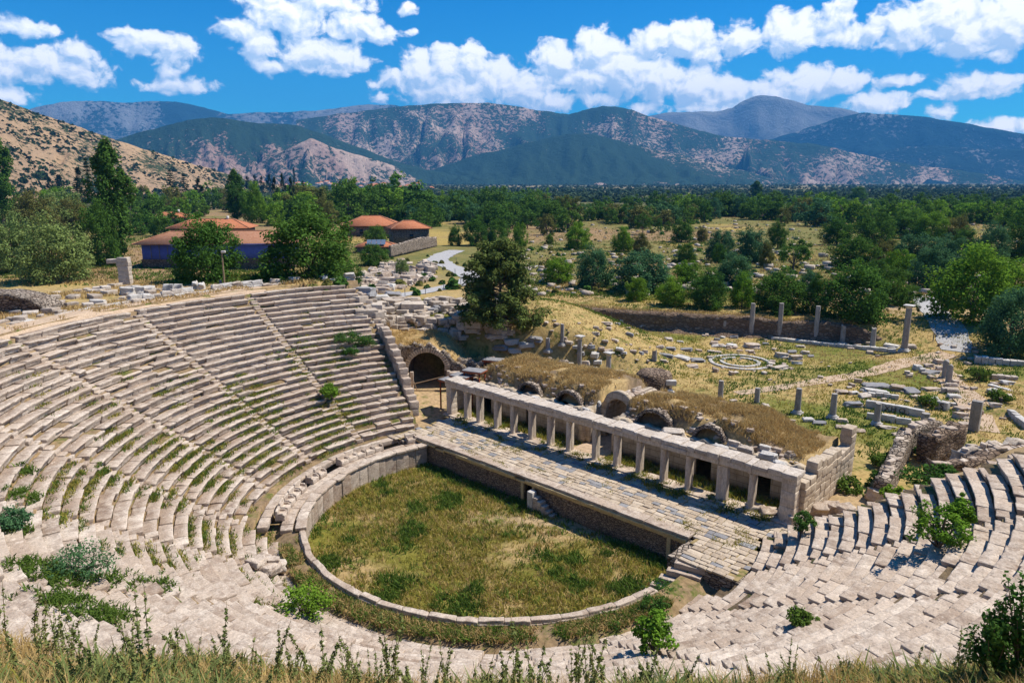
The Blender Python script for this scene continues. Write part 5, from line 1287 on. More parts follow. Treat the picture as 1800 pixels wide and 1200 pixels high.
# ------------------------------------------------------------------ columns standing in the square
def ag_column(u, v0, v1, w_, label, base=False, cap=False, kind='round', pedestal=False, broken=False):
    p = gat(u, v1); h = px(v1 - v0, p); r = px(w_, p) / 2; root = thing('standing_column', tuple(p), label, 'column'); b = MB(); z0 = 0
    o = p
    if base or pedestal:
        bb = MB(); q, f = rbox((r * 3.1, r * 3.1, .32), (4, 4, 3), .04, .03, 1.4, int(srg.integers(1e6))); bb.add(q + o + [0, 0, -.1], f, .5)
        vv, f, t = lathe([(r * 1.45, .2), (r * 1.5, .3), (r * 1.35, .38), (r * 1.2, .46)], 14); bb.add(vv + o, f, .5); bb.add(vv + o, t, .5); bb.build('base', M_PALE, root); z0 = .42
    hc = .5 if cap else 0
    if kind == 'square':
        q, f = rbox((r * 2, r * 1.7, h), (4, 4, 8), .04, .03, 1, int(srg.integers(1e6))); b.add(q + o, f, .2)
    else:
        n_ = 7; prof = [(r * (1.02 - .14 * t), z0 + (h - z0 - hc) * t) for t in np.linspace(0, 1, n_)]
        vv, f, t = lathe(prof, 16); vv = vv + .03 * (np.stack([vn(vv * 2.3 + 9 * k + u, 4) for k in range(3)], 1) - .5)
        if broken: vv[:, 2] = np.where(vv[:, 2] > z0 + (h - z0) * .9, vv[:, 2] + r * (vn(vv * 2.2 + u, 7) - .5) * 1.6, vv[:, 2])
        b.add(vv + o, f, srg.uniform(.15, .75)); b.add(vv + o, t, .6)
    b.build('shaft', M_AGCOL, root)
    if cap:
        cb_ = MB(); vv, f, t = lathe([(r * .9, h - .52), (r * 1.0, h - .4), (r * 1.35, h - .18), (r * 1.4, h - .14)], 14); cb_.add(vv + o, f, .6); q, f = rbox((r * 3.0, r * 3.0, .15), (4, 4, 2), .02, .02, 1.4, 5); cb_.add(q + o + [0, 0, h - .14], f, .6); cb_.build('capital', M_PALE, root)
ag_column(1018, 587, 652, 9, "slender dark column with small capital just behind the left vault", cap=True)
ag_column(1069, 618, 668, 9.5, "column with loose capital stone behind the right end of the left vault", cap=True)
ag_column(988, 569, 608, 7, "broken column on a moulded base near the pine", base=True, broken=True)
ag_column(963, 593, 618, 8, "short column stump on a base, closest to the pine", base=True, broken=True)
ag_column(1320, 533, 589, 8, "tall plain column, leftmost of three before the earth bank")
ag_column(1369, 536, 596, 8, "tall plain column, middle of three before the earth bank")
ag_column(1433, 541, 599, 8, "tall plain column, rightmost of three before the earth bank", pedestal=True)
ag_column(1480, 574, 606, 8, "short broken column beside the rightmost tall plain column", base=True, broken=True)
ag_column(1533, 579, 612, 8, "short column with jagged top midway along the far row", base=True, broken=True)
ag_column(1589, 545, 617, 9.5, "tall column with carved capital near the grey paved path", base=True, cap=True)
ag_column(1273, 559, 584, 7, "short column stump left of the leftmost tall plain column", base=True, broken=True)
ag_column(1401, 684, 727, 10, "column shaft on a base behind the right vault, left of a similar one", base=True)
ag_column(1463, 694, 735, 10, "column shaft on a base above the corner of the stage building", base=True)
ag_column(1540, 711, 747, 10, "dark column stump in front of the long inscribed stone beam", base=True, broken=True)
ag_column(1625, 728, 748, 13, "thick short column drum at the end of the long stone beams")
ag_column(1711, 711, 757, 13, "square dark pillar standing beside the dirt path", kind='square')
ag_column(1266, 669, 700, 9, "half hidden grey column stub at the back edge of the right vault")
ag_column(1330, 682, 708, 9, "short grey column stump at the back of the right vault mound")
ag_column(1667, 646, 672, 9, "grey column stub in the stone row by the dirt path, taller", broken=True)
ag_column(1660, 638, 664, 9, "grey column stub in the stone row by the dirt path, farther", broken=True)
ag_column(1150, 616, 634, 9, "lumpy broken column stump in the middle of the square", broken=True)
# long beams and walls of cut stone in the square
def beam(u0, v0, u1, v1, hpx, dpx, label, n, text=None, mat=None):
    a, c = gat(u0, v0), gat(u1, v1); L = math.hypot(*(c - a)[:2]); d = (c - a)[:2] / L; hh = px(hpx, a); dp = px(dpx, a)
    root = thing('stone_beam', tuple(a), label, 'stone beam'); x = 0
    for i in range(n):
        l = L / n; b = MB(); q, f = rbox((l - .04, dp, hh * srg.uniform(.92, 1.05)), (6, 4, 4), .05, .05, 1.3, int(srg.integers(1e6))); b.add(place(q + [x + l / 2, dp / 2, -.05], (a[0], a[1], min(a[2], c[2])), d), f, srg.uniform(.3, .8)); x += l; b.build('block', mat or M_PALE, root)
    for (s, fx) in text or ():
        cu = bpy.data.curves.new('carved_letters', 'FONT'); cu.body = s; cu.size = hh * .95; cu.extrude = .02; cu.space_character = 1.5
        tmp = bpy.data.objects.new('tmp', cu); COL.objects.link(tmp); dg = bpy.context.evaluated_depsgraph_get(); me_ = bpy.data.meshes.new_from_object(tmp.evaluated_get(dg)); bpy.data.objects.remove(tmp)
        o = bpy.data.objects.new('carved_letters', me_); me_.materials.append(M_DARKHOLE); COL.objects.link(o); o.parent = root
        q = a[:2] + d * L * fx - np.array([-d[1], d[0]]) * .06; o.location = Vector((q[0] - a[0], q[1] - a[1], hh * .12)); o.rotation_euler = (R(90), 0, math.atan2(d[1], d[0]))
beam(1520, 716, 1623, 734, 12, 9, "long low stone beam with carved letters on its front", 4, [("IX", .27), ("HO", .45)])
beam(1522, 736, 1600, 748, 11, 8, "shorter parallel stone beam in front of the lettered one", 3)
beam(1643, 718, 1664, 723, 14, 10, "thick cut stone block carved with a single letter", 1, [("S", .38)])
beam(1525, 697, 1580, 703, 8, 8, "low course of pale stones behind the lettered beam", 4)
beam(1355, 597, 1470, 610, 5, 8, "long kerb of flat stones under the far column row", 8)
beam(1470, 610, 1575, 620, 6, 8, "right hand continuation of the flat kerb under the far columns", 7)
beam(1080, 655, 1112, 645, 6, 26, "low steps of pale stone slabs behind the left vault", 3)
beam(1712, 640, 1800, 645, 12, 12, "low rubble wall at the right border under the blue green bush", 7)
beam(1742, 668, 1790, 668, 8, 10, "short brown stone wall stub at the right border", 4, mat=M_TOP)
beam(1735, 678, 1800, 692, 4, 8, "thin white kerb line beside the dirt path at right", 5)
beam(1765, 715, 1800, 755, 10, 9, "slanting row of pale blocks at the right border", 6)
# round foundation in the middle of the square
c = gat(1301, 637); root = thing('stone_ring', tuple(c), "two concentric rings of flat kerb stones in the square", 'foundation'); 
for rad, wd in ((px(48, c), .55), (px(30, c), .5)):
    b = MB(); a_ = 0
    while a_ < 355:
        da = srg.uniform(12, 22)
        if srg.random() > .08:
            q, f = rbox((R(da) * rad - .05, wd, .28), (4, 3, 2), .03, .03, 1.3, int(srg.integers(1e6))); t_ = R(a_ + da / 2) + q[:, 0] / rad; rr = rad + q[:, 1]
            b.add(np.stack([rr * np.cos(t_), rr * np.sin(t_), q[:, 2] - .08], 1) + c, f, srg.uniform(.4, .9))
        a_ += da
    b.build('kerb_ring', M_PALE, root)
# round masonry stump with white blocks
c = gat(1148, 696); c = c + np.array([0, 0, 0]); rad = px(31, c); hh = px(44, c)
root = thing('masonry_stump', tuple(c), "round brown rubble masonry stump with white blocks set against it", 'ruin')
vv, f, t = lathe([(rad * 1.02, -.3), (rad, hh * .3), (rad * 1.0, hh * .6), (rad * .97, hh * .85), (rad * .85, hh), (rad * .5, hh * 1.02)], 26); vv = vv + .28 * (np.stack([vn(vv * 1.6 + 9 * k, 4) for k in range(3)], 1) - .5)
b = MB(); b.add(vv + c, f, .5); b.add(vv + c, t, .5); b.build('rubble_core', M_RUBDARK, root)
for i, (u, v, w_, h_) in enumerate([(1124, 690, 9, 22), (1157, 694, 11, 18), (1170, 696, 11, 20), (1172, 672, 18, 9), (1178, 690, 8, 14)]):
    q = at(u, v, .0 if h_ > 10 else 1.6); d_ = q[:2] - c[:2]; d_ = -FW if np.linalg.norm(d_) < 1e-3 else d_ / np.linalg.norm(d_)
    side_ = np.array([(u - 1148) / 31.0 * rad * RT[0], (u - 1148) / 31.0 * rad * RT[1]]); dep = math.sqrt(max(rad ** 2 - side_ @ side_, .1)); q = c[:2] + side_ - FW * (dep + .25)
    b = MB(); p_, f = rbox((px(w_, c), .6, px(h_, c)), (4, 4, 5), .08, .07, 1.3, 600 + i); b.add(rotz(p_, rot_cam()) + [q[0], q[1], c[2] + (hh * .6 if h_ < 10 else -.1)], f, .7); b.build('facing_block', M_PALE, root)

# ------------------------------------------------------------------ vaulted passage at the left end of the stage
vp = thing('vaulted_passage', (ARCH_C[0], ARCH_C[1], 0), "dark barrel vaulted passage in a rubble mound at the left end of the stage", 'vault')
AW = 2.35; SPR = 2.3
def lo(x): d = abs(x); return -.4 if d >= AW else SPR + math.sqrt(max(AW * AW - d * d, 0)) * .98
def hi(x):
    return max(5.6 - .10 * (x + 1) ** 2 * (1 if x > -1 else .35), 2.4 if x > 0 else 4.2) + .25 * math.sin(x * 3.1) + .15 * math.sin(x * 7)
xv = np.unique(np.concatenate([np.linspace(-5.5, 9.0, 36), AW * np.cos(np.linspace(0, np.pi, 21)), [-AW - .01, AW + .01]]))
v, f = wall(xv, lo, hi, .8, 7, .16, 1.1, 61); b = MB(); b.add(place(v, (ARCH_C[0], ARCH_C[1], 0), ARCH_D), f, .5); b.build('rubble_front', M_RUBBLE, vp)
b = MB()
for i, a_ in enumerate(np.linspace(0, 180, 27)):      # ring of thin voussoirs
    q, f = rbox((.62, .9, .24), (3, 3, 3), .02, .03, 1.5, 620 + i); q[:, 2] -= .12; c_, s_ = math.cos(R(a_)), math.sin(R(a_))
    x = q[:, 0] + AW + .3; q = np.stack([x * c_ - q[:, 2] * s_, q[:, 1] + .32, SPR + (x * s_ + q[:, 2] * c_) * .98], 1); b.add(place(q, (ARCH_C[0], ARCH_C[1], 0), ARCH_D), f, srg.uniform(.2, .9))
b.build('arch_ring', M_CREAM, vp)
th = np.linspace(0, np.pi, 15); yy = np.linspace(.6, 7.5, 5)
v = np.stack([np.broadcast_to(((AW + .03) * np.cos(th))[:, None], (15, 5)), np.broadcast_to(yy, (15, 5)), np.broadcast_to((SPR + (AW + .03) * np.sin(th))[:, None], (15, 5))], -1).reshape(-1, 3)
b = MB(); b.add(place(v, (ARCH_C[0], ARCH_C[1], 0), ARCH_D), grid_faces(15, 5), .4)
for q in ([(-AW, .6, -.4), (-AW, 7.5, -.4), (-AW, 7.5, 2.4), (-AW, .6, 2.4)], [(AW, .6, -.4), (AW, 7.5, -.4), (AW, 7.5, 2.4), (AW, .6, 2.4)], [(-3, 7.5, -.4), (3, 7.5, -.4), (3, 7.5, 5), (-3, 7.5, 5)]): b.add(place(np.array(q), (ARCH_C[0], ARCH_C[1], 0), ARCH_D), [(0, 1, 2, 3)], .4)
b.build('vault_lining', M_SMALL, vp)
gx = np.linspace(-9, 9.2, 34); gy = np.linspace(.45, 16, 26); GX, GY = np.meshgrid(gx, gy, indexing='ij')
zz = np.array([[hi(x) for y in gy] for x in gx]) - .15; zz = zz + (5.9 - zz) * sst(GY, 1, 7) * sst(GX, 6, 0) + .9 * sst(GY, 5, 12) * sst(GX, 2, -4) + .5 * (fbm(np.stack([GX, GY], -1) / 2, 3, 5) - .5)
zz = zz - 5.0 * sst(GY, 10, 16) - 4 * sst(GX, 6.5, 9.2) ; v = place(np.stack([GX, GY, zz], -1).reshape(-1, 3), (ARCH_C[0], ARCH_C[1], 0), ARCH_D)
b = MB(); b.add(v, grid_faces(34, 26), .3); b.build('earth_cover', M_GROUND, vp, smooth=True, cols=np.broadcast_to(np.array([.37, .25, .115]), (len(v), 3)))
q = v.reshape(34, 26, 3)[:, :18].reshape(-1, 3); q = np.repeat(q, 6, 0) + np.concatenate([srg.normal(0, .3, (len(q) * 6, 2)), np.zeros((len(q) * 6, 1))], 1)
q = q[fbm(q[:, :2] / 2.5, 3, 87) > .42]; blades('passage_dry_grass', q, .25, M_DRYG, 33, 5, .025, .15)
for x, hh in ((-1.75, 2.5), (2.9, 2.7)):                 # door posts and wing walls in front of it
    for dx, w_ in ((0, .42), (-1.0 if x < 0 else .75, 1.3)):
        b = MB(); p_, f = rbox((w_, .5 if dx == 0 else .9, hh if dx == 0 else hh * .92), (4, 3, 6), .05, .06, 1.2, int(srg.integers(1e6))); b.add(place(p_ + [x + dx, -1.6, -.1], (ARCH_C[0], ARCH_C[1], 0), ARCH_D), f, .6); b.build('gate_pier', M_SEAT, vp)
b = MB()
for p0, p1, r_ in (((-1.6, -1.9, .9), (2.9, -1.75, 2.0), .06), ((-1.5, -1.9, 1.3), (-1.0, -2.1, -.1), .05), ((-1.5, -1.9, .1), (2.8, -1.9, .1), .05)):
    v, f = tube(np.array([p0, p1]), r_, 6); b.add(place(v, (ARCH_C[0], ARCH_C[1], 0), ARCH_D), f, .5)
b.build('timber_barrier', M_WOOD, vp)
# side vault further right, low rubble wall
q0 = gat(800, 640)
xv = np.unique(np.concatenate([np.linspace(0, 15, 40), 8 + 1.15 * np.cos(np.linspace(0, np.pi, 13)), [6.84, 9.16]]))
v, f = wall(xv, lambda x: -.3 if abs(x - 8) >= 1.15 else 1.5 + math.sqrt(max(1.15 ** 2 - (x - 8) ** 2, 0)), lambda x: 3.2 - .04 * x + .25 * math.sin(x * 1.7) + .2 * math.sin(x * 4.1), 1.0, 6, .14, 1.2, 71)
rw = thing('rubble_wall', (-27, 24, 0), "broken rubble wall with a small arched opening behind the grey display slabs", 'wall'); b = MB(); b.add(place(v, (-28.6, 21.2, 0), (.62, .785)), f, .5); b.build('masonry', M_RUBBLE, rw)
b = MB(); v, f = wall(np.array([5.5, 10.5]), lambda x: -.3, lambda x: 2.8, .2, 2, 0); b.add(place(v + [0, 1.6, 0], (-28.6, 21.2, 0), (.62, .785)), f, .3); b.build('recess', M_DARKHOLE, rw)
# grey slabs with rusty edges on trestles
for i, (u, v_, z, lab) in enumerate([(792, 668, 3.4, "grey slab on a rusty steel frame nearest the colonnade corner"), (812, 660, 3.9, "grey slab on a rusty steel frame second from the colonnade corner"), (834, 651, 4.5, "highest grey slab on a rusty steel frame beside the left vault"), (868, 632, 3.3, "far grey slab on rusty steel frame by the small arched opening")]):
    p = at(u, v_, z); r_ = thing('display_slab', (p[0], p[1], 0), lab, 'slab'); b = MB(); q, f = rbox((2.5, 1.7, .10), (3, 3, 2), .02, .015, 1, i); b.add(rotz(q, .15 * i) + p, f, .3); b.build('slab_top', M_GREY, r_)
    b = MB(); q, f = rbox((2.55, 1.75, .16), (2, 2, 1), .01); b.add(rotz(q, .15 * i) + p - [0, 0, .162], f)
    for sx in (-1, 1):
        for sy in (-.7, .7): q, f = rbox((.14, .14, z), (1, 1, 2), 0); b.add(rotz(q + [sx, sy, 0], .15 * i) + [p[0], p[1], -.16], f)
    b.build('steel_frame', M_RUST, r_)

# ------------------------------------------------------------------ rubble walls at the right of the stage
def rubble_wall(pix, z0, hts, thick, label, mat=M_RUBBLE, name='rubble_wall', seed=0):
    P = [at(u, v, z0) for u, v in pix]; root = thing(name, tuple(P[0]), label, 'wall')
    for i in range(len(P) - 1):
        a, c = P[i], P[i + 1]; L = math.hypot(*(c - a)[:2]); d = (c - a)[:2] / L; b = MB(); n = max(4, int(L / .45))
        v, f = wall(np.linspace(-.2, L + .2, n), lambda x: -.6, lambda x: np.interp(x, [0, L], [hts[i], hts[i + 1]]) + .22 * math.sin(x * 2.7 + i + seed) + .14 * math.sin(x * 6.1 + seed), thick, 7, .14, 1.3, 81 + i + seed)
        b.add(place(v, a, d), f, .5); b.build('masonry', mat, root)
        b = MB()
        for k in range(int(L / .8)):
            q, f = rbox((srg.uniform(.5, 1.0), srg.uniform(.4, .8), srg.uniform(.2, .4)), (4, 3, 3), .07, .07, 1.6, int(srg.integers(1e6))); x = srg.uniform(0, L); b.add(place(rotz(q, srg.normal(0, .3)) + [x, thick * srg.uniform(.25, .75), np.interp(x, [0, L], [hts[i], hts[i + 1]]) - .12], a, d), f, srg.uniform(.2, .9))
        if b.n: b.build('cap_stones', M_SEAT, root)
rubble_wall([(1562, 885), (1600, 800), (1650, 780)], 0, [1.8, 2.5, 2.4], 1.2, "rough rubble wall curving up beside the bushes right of the stage", seed=1)
rubble_wall([(1640, 815), (1692, 800)], .2, [2.4, 2.9], 1.6, "thick dark rubble pier topped with brown grass right of the stage", M_RUBDARK, seed=2)
rubble_wall([(1640, 838), (1700, 842), (1770, 822), (1812, 818)], 2.2, [1.0, 1.2, 1.5, 1.5], 1.3, "long broken rubble wall above the ends of the right seats", M_RUBDARK, seed=3)
rubble_wall([(1690, 812), (1800, 800)], 2.5, [.9, 1.2], 1.0, "pale block course along the top of the slope at the right border", M_TOP, seed=4)
for i, (u, v_, w_, h_, z, mt, lab) in enumerate([(1620, 850, 70, 42, 3.0, M_SHRUB, "large dark green bush climbing the rubble wall right of the stage"), (1660, 842, 44, 34, 4.0, M_SHRUB, "green bush hanging over the rubble wall above the right seats"), (1570, 878, 36, 34, 2.5, M_FIG, "upright green bush at the foot of the rubble wall"), (1545, 842, 34, 26, .2, M_SHRUB, "round green bush on the earth between stage and rubble wall"), (1485, 850, 60, 20, .1, M_LUSH, "patch of low green weeds beside the stage building end wall"), (1555, 812, 46, 18, .1, M_LUSH, "green weed patch behind the end of the stage building"), (1620, 792, 26, 22, .3, M_SHRUB, "small bush in the gap between two rubble walls"), (1635, 706, 40, 15, .2, M_LUSH, "green bush growing among the cut stones beside the dirt path"), (1720, 655, 40, 18, 1.0, M_LUSH, "bright green weed patch right of the dirt path"), (1755, 700, 36, 16, 1.0, M_LUSH, "green weeds between fallen blocks at the right border")]):
    p = at(u, v_ + h_ * .45, z * .6); g_z = float(H(p[0], p[1])); p[2] = g_z if z < 1.5 else p[2]; shrub('wall_bush', p, px(w_, p), px(h_, p) * 1.1, mt, lab, 900 + i, .14, 34, 32)
GE, LE = "squared blocks at the ends of the right hand seats", "squared grey block at the broken end of the right seats"
for u, v_, z in [(1545, 872, .5), (1440, 895, .3), (1462, 893, .3), (1485, 897, .4), (1350, 905, -.1), (1385, 910, 0), (1330, 898, -.1), (1400, 918, .2)]:
    p = at(u, v_, z); stone(np.array([p[0], p[1], z - .2]), (1.5, 1.0, .9), rot_cam(srg.normal(.2, .2)), LE, GE, M_SEAT)
GC, LC = "cluster of broken blocks where the podium wall is interrupted", "broken white block in the jumbled cluster at the orchestra's near left rim"
for i in range(26):
    u = srg.uniform(452, 640); v_ = 985 + (u - 450) * .14 + srg.normal(0, 10); c = seat_at(u, v_); s_ = srg.uniform(.55, 1.0)
    stone(c + [0, 0, srg.uniform(.1, .45)], (s_ * srg.uniform(1, 1.4), s_, s_ * srg.uniform(.5, .8)), srg.uniform(0, 3.14), LC, GC, M_SEAT if srg.random() < .6 else M_TOP)
GA, LA = "loose blocks on the stage building's front rooms", "loose stone block lying between colonnade and vault arches"
for u, v_, w_ in [(900, 662, 12), (940, 700, 18), (955, 706, 22), (1030, 722, 16), (1065, 700, 16), (1060, 690, 18), (1050, 708, 14), (1182, 758, 38), (1205, 745, 22), (1270, 768, 26), (1290, 780, 20), (1322, 765, 30), (1265, 788, 24), (1310, 790, 22), (1350, 800, 26), (1370, 815, 22), (1345, 788, 20), (1300, 800, 18), (860, 655, 14), (880, 668, 18)]:
    p = at(u, v_, 3.6); stone(np.array([p[0], p[1], 3.35]), (px(w_, p), px(w_ * .5, p), .6), rot_cam(srg.normal(-.75, .2)), LA, GA, (M_TOP, M_PALE)[srg.integers(2)])

# ------------------------------------------------------------------ mound behind the top of the far seats
GM, LM = "wall blocks along the top of the far seats", "pale block of the low wall above the topmost seat row"
for th in np.arange(160.5, 212, 1.55):
    for lv in (0, 1):
        if lv == 1 and (srg.random() < .35 or th > 196): continue
        if th > 190 and srg.random() < .35: continue
        r = 45.7 + srg.normal(0, .15) + .35 * lv; p = np.array([r * math.cos(R(th)), r * math.sin(R(th)), 12.95 + .5 * lv]); stone(p, (1.25, .8, .52), R(th + 90) + srg.normal(0, .06), LM, GM, (M_PALE, M_TOP)[srg.integers(2)])
for u, v_, w_, h_, lab in [(225, 518, 22, 15, "first of three large joined grey blocks on the mound"), (245, 516, 20, 15, "second of three large joined grey blocks on the mound"), (262, 514, 16, 14, "last, pointed one of three large grey blocks on the mound"), (298, 515, 14, 20, "upright pale slab left of a similar one on the mound"), (315, 513, 12, 18, "upright pale slab right of a similar one on the mound"), (343, 506, 9, 16, "narrow upright block left in a pair near the lamp post"), (354, 507, 11, 14, "broader upright block right in a pair near the lamp post"), (172, 536, 22, 12, "lone pale block below the three joined blocks"), (571, 494, 9, 11, "small upright block at the top corner of the far seats")]:
    p = at(u, v_, 13.2); p[2] = max(13.0, float(H(p[0], p[1]))) - .1; stone(p, (px(w_, p), 1.0, px(h_, p)), rot_cam(.25), lab, None, M_PALE, (0, 0))
GR, LR = "rubble stones strewn on the mound above the seats", "small pale rubble stone on the mound above the far seats"
small = MB()
for i in range(150):
    th, r = srg.uniform(186, 226), srg.uniform(45.5, 62); p = np.array([r * math.cos(R(th)), r * math.sin(R(th)), 0]); p[2] = float(H(p[0], p[1])); s_ = srg.uniform(.35, 1.1); q, f = rbox((s_ * 1.3, s_, s_ * .5), (3, 3, 3), .06, .1, 1.5, i); small.add(rotz(q, srg.uniform(0, 6)) + p - [0, 0, .08], f, srg.uniform(0, 1))
tag(small.build('ridge_rubble', M_TOP), kind='stuff')
# stone pillar with a broken lintel
p = at(222, 497, 13.2); pr = thing('stone_pillar', tuple(p), "stone pillar with a broken lintel stub on the mound left of the lamp post", 'pillar')
hh = px(42, p); wd = px(18, p); b = MB()
for i in range(6):
    q, f = rbox((wd * srg.uniform(.9, 1.05), .9, hh / 6 - .02), (4, 3, 3), .05, .06, 1.3, 640 + i); b.add(rotz(q, rot_cam()) + p + [0, 0, -.2 + i * hh / 6], f, srg.uniform(.3, .9))
b.build('shaft', M_TOP, pr); b = MB(); q, f = rbox((wd * 1.35, .75, .5), (5, 3, 3), .06, .10, 1.3, 651); b.add(rotz(q + [-wd * .75, 0, 0], rot_cam()) + p + [0, 0, hh - 1.0], f, .6); b.build('lintel', M_TOP, pr)
# dark brick vault stub at the left border
p = at(20, 560, 12.6); bv = thing('brick_vault', tuple(p), "dark brick vault stub with sloping end at the left border of the mound", 'ruin')
v, f = wall(np.linspace(-9, 3.4, 26), lambda x: -.8, lambda x: 2.3 * math.sqrt(max(1 - max((x + 1) / 4.5, 0) ** 2, .01)) if x > -1 else 2.3, 3.0, 6, .12, 1.4, 99); b = MB(); b.add(place(v, p, RT), f, .5); b.build('masonry', M_RUBDARK, bv)
v, f = wall(np.linspace(-9, 3.7, 20), lambda x: 2.15 * math.sqrt(max(1 - max((x + 1) / 4.6, 0) ** 2, .01)) if x > -1 else 2.15, lambda x: .2 + 2.3 * math.sqrt(max(1 - max((x + 1) / 4.8, 0) ** 2, .01)) if x > -1 else 2.5, 3.4, 2, .14, 1.4, 98); b = MB(); b.add(place(v - [0, .15, 0], p, RT), f, .5); b.build('capping', M_RUBBLE, bv)
# lamp post
p = at(395, 503, 13.0); lp = thing('lamp_post', tuple(p), "slim brown lamp post with a white lamp on the mound before the round dark tree", 'lamp post'); hh = px(57, p)
b = MB(); v, f = tube(np.array([[0, 0, -.3], [0, 0, hh]]) + p, [.12, .09], 8); b.add(v, f); b.build('post', M_WOOD, lp)
b = MB(); q, f = rbox((.55, .3, .3), (3, 3, 3), .08); b.add(rotz(q + [.2, 0, 0], rot_cam()) + p + [0, 0, hh - .25], f); b.build('lamp_head', M_WHITE, lp)
b = MB(); q, f = rbox((.3, .3, .9), (2, 2, 2), .03); b.add(q + p + [RT[0] * -.5, RT[1] * -.5, -.1], f); b.build('meter_box', M_STEEL, lp)

# ------------------------------------------------------------------ rubble field beside the footpath
GF, LF = "fallen marble pieces of the rubble field beside the footpath", "fallen marble piece in the rubble field between footpath and houses"
def in_field(u, v): return (v > 462 + max(0, 690 - u) * .35) and (v < 528 - (u - 640) * .10) and 632 < u < min(812 - (v - 470) * 1.5 + 10, 765 - max(v - 490, 0) * 3.4)
n = 0; extra = MB()
while n < 520:
    u, v_ = srg.uniform(630, 812), srg.uniform(455, 530)
    if not in_field(u, v_): continue
    p = gat(u, v_); s_ = srg.gamma(4, .15) + .28
    sz = (s_ * srg.uniform(1, 1.9), s_, s_ * srg.uniform(.5, 1.0))
    if n < 45: stone(p, (sz[0] * 1.3, sz[1] * 1.3, sz[2] * 1.2), srg.uniform(0, 6), LF, GF)
    else: q, f = rbox(sz, (3, 3, 3), .08, .14, 1.7, int(srg.integers(1e6))); extra.add(rotz(rot_any(q, (1, 0, 0), srg.normal(0, .3)), srg.uniform(0, 6)) + p - [0, 0, .1], f, srg.uniform(0, 1))
    n += 1
tag(extra.build('rubble_stones', M_SEAT), kind='stuff')
extra = MB()
for i in range(900):                                    # small rubble over the dry mounds in mid distance
    u, v_ = srg.uniform(900, 1800), srg.uniform(390, 520); p = gat(u, v_); s_ = srg.gamma(3, .22) + .2; q, f = rbox((s_ * 1.4, s_, s_ * .6), (1, 1, 1), 0, .15, 1.5, i); extra.add(rotz(q, srg.uniform(0, 6)) + p, f, srg.uniform(0, .9))
for i in range(500):
    u, v_ = srg.uniform(620, 900), srg.uniform(530, 600); p = gat(u, v_); s_ = srg.gamma(3, .2) + .2; q, f = rbox((s_ * 1.4, s_, s_ * .6), (3, 3, 3), .06, .1, 1.5, i); extra.add(rotz(q, srg.uniform(0, 6)) + p, f, srg.uniform(0, .9))
tag(extra.build('mound_rubble', M_TOP), kind='stuff')
GK, LK = "big blocks tumbled behind the upper left end of the seats", "large grey block tumbled between the seats' top end and the footpath"
for u, v_, w_, h_ in [(640, 515, 40, 16), (665, 528, 34, 14), (680, 535, 26, 12), (660, 548, 36, 10), (720, 540, 30, 12), (755, 545, 26, 10), (770, 540, 20, 10), (800, 545, 24, 12), (690, 520, 30, 14), (725, 528, 26, 10), (752, 566, 20, 8), (830, 580, 26, 10), (870, 590, 30, 9), (900, 600, 24, 10), (925, 605, 30, 10), (905, 615, 22, 9), (940, 595, 26, 9), (880, 610, 26, 10)]:
    p = gat(u, v_ + 4); stone(p, (px(w_, p), px(w_ * .5, p), px(h_, p)), rot_cam(srg.normal(0, .3)), LK, GK, (M_TOP, M_PALE, M_GREY)[srg.integers(3)])
# thin fence posts along the footpath
for i, (u, v_) in enumerate([(712, 520), (748, 517), (780, 510), (810, 500), (757, 470), (766, 474), (779, 476), (800, 483), (802, 462), (1640, 600), (932, 468), (1180, 520)]):
    p = gat(u, v_); o = thing('fence_post', tuple(p), "thin dark fence post beside the pale footpath", 'fence post', 'fence posts along the footpath') if i == 0 else copy_tree(bpy.data.objects['fence_post'])
    if i == 0:
        b = MB(); v, f = tube(np.array([[0, 0, -.2], [0, 0, 1.5]]) + p, .07, 6); b.add(v, f); b.build('post', M_STEEL, o)
    o.location = p

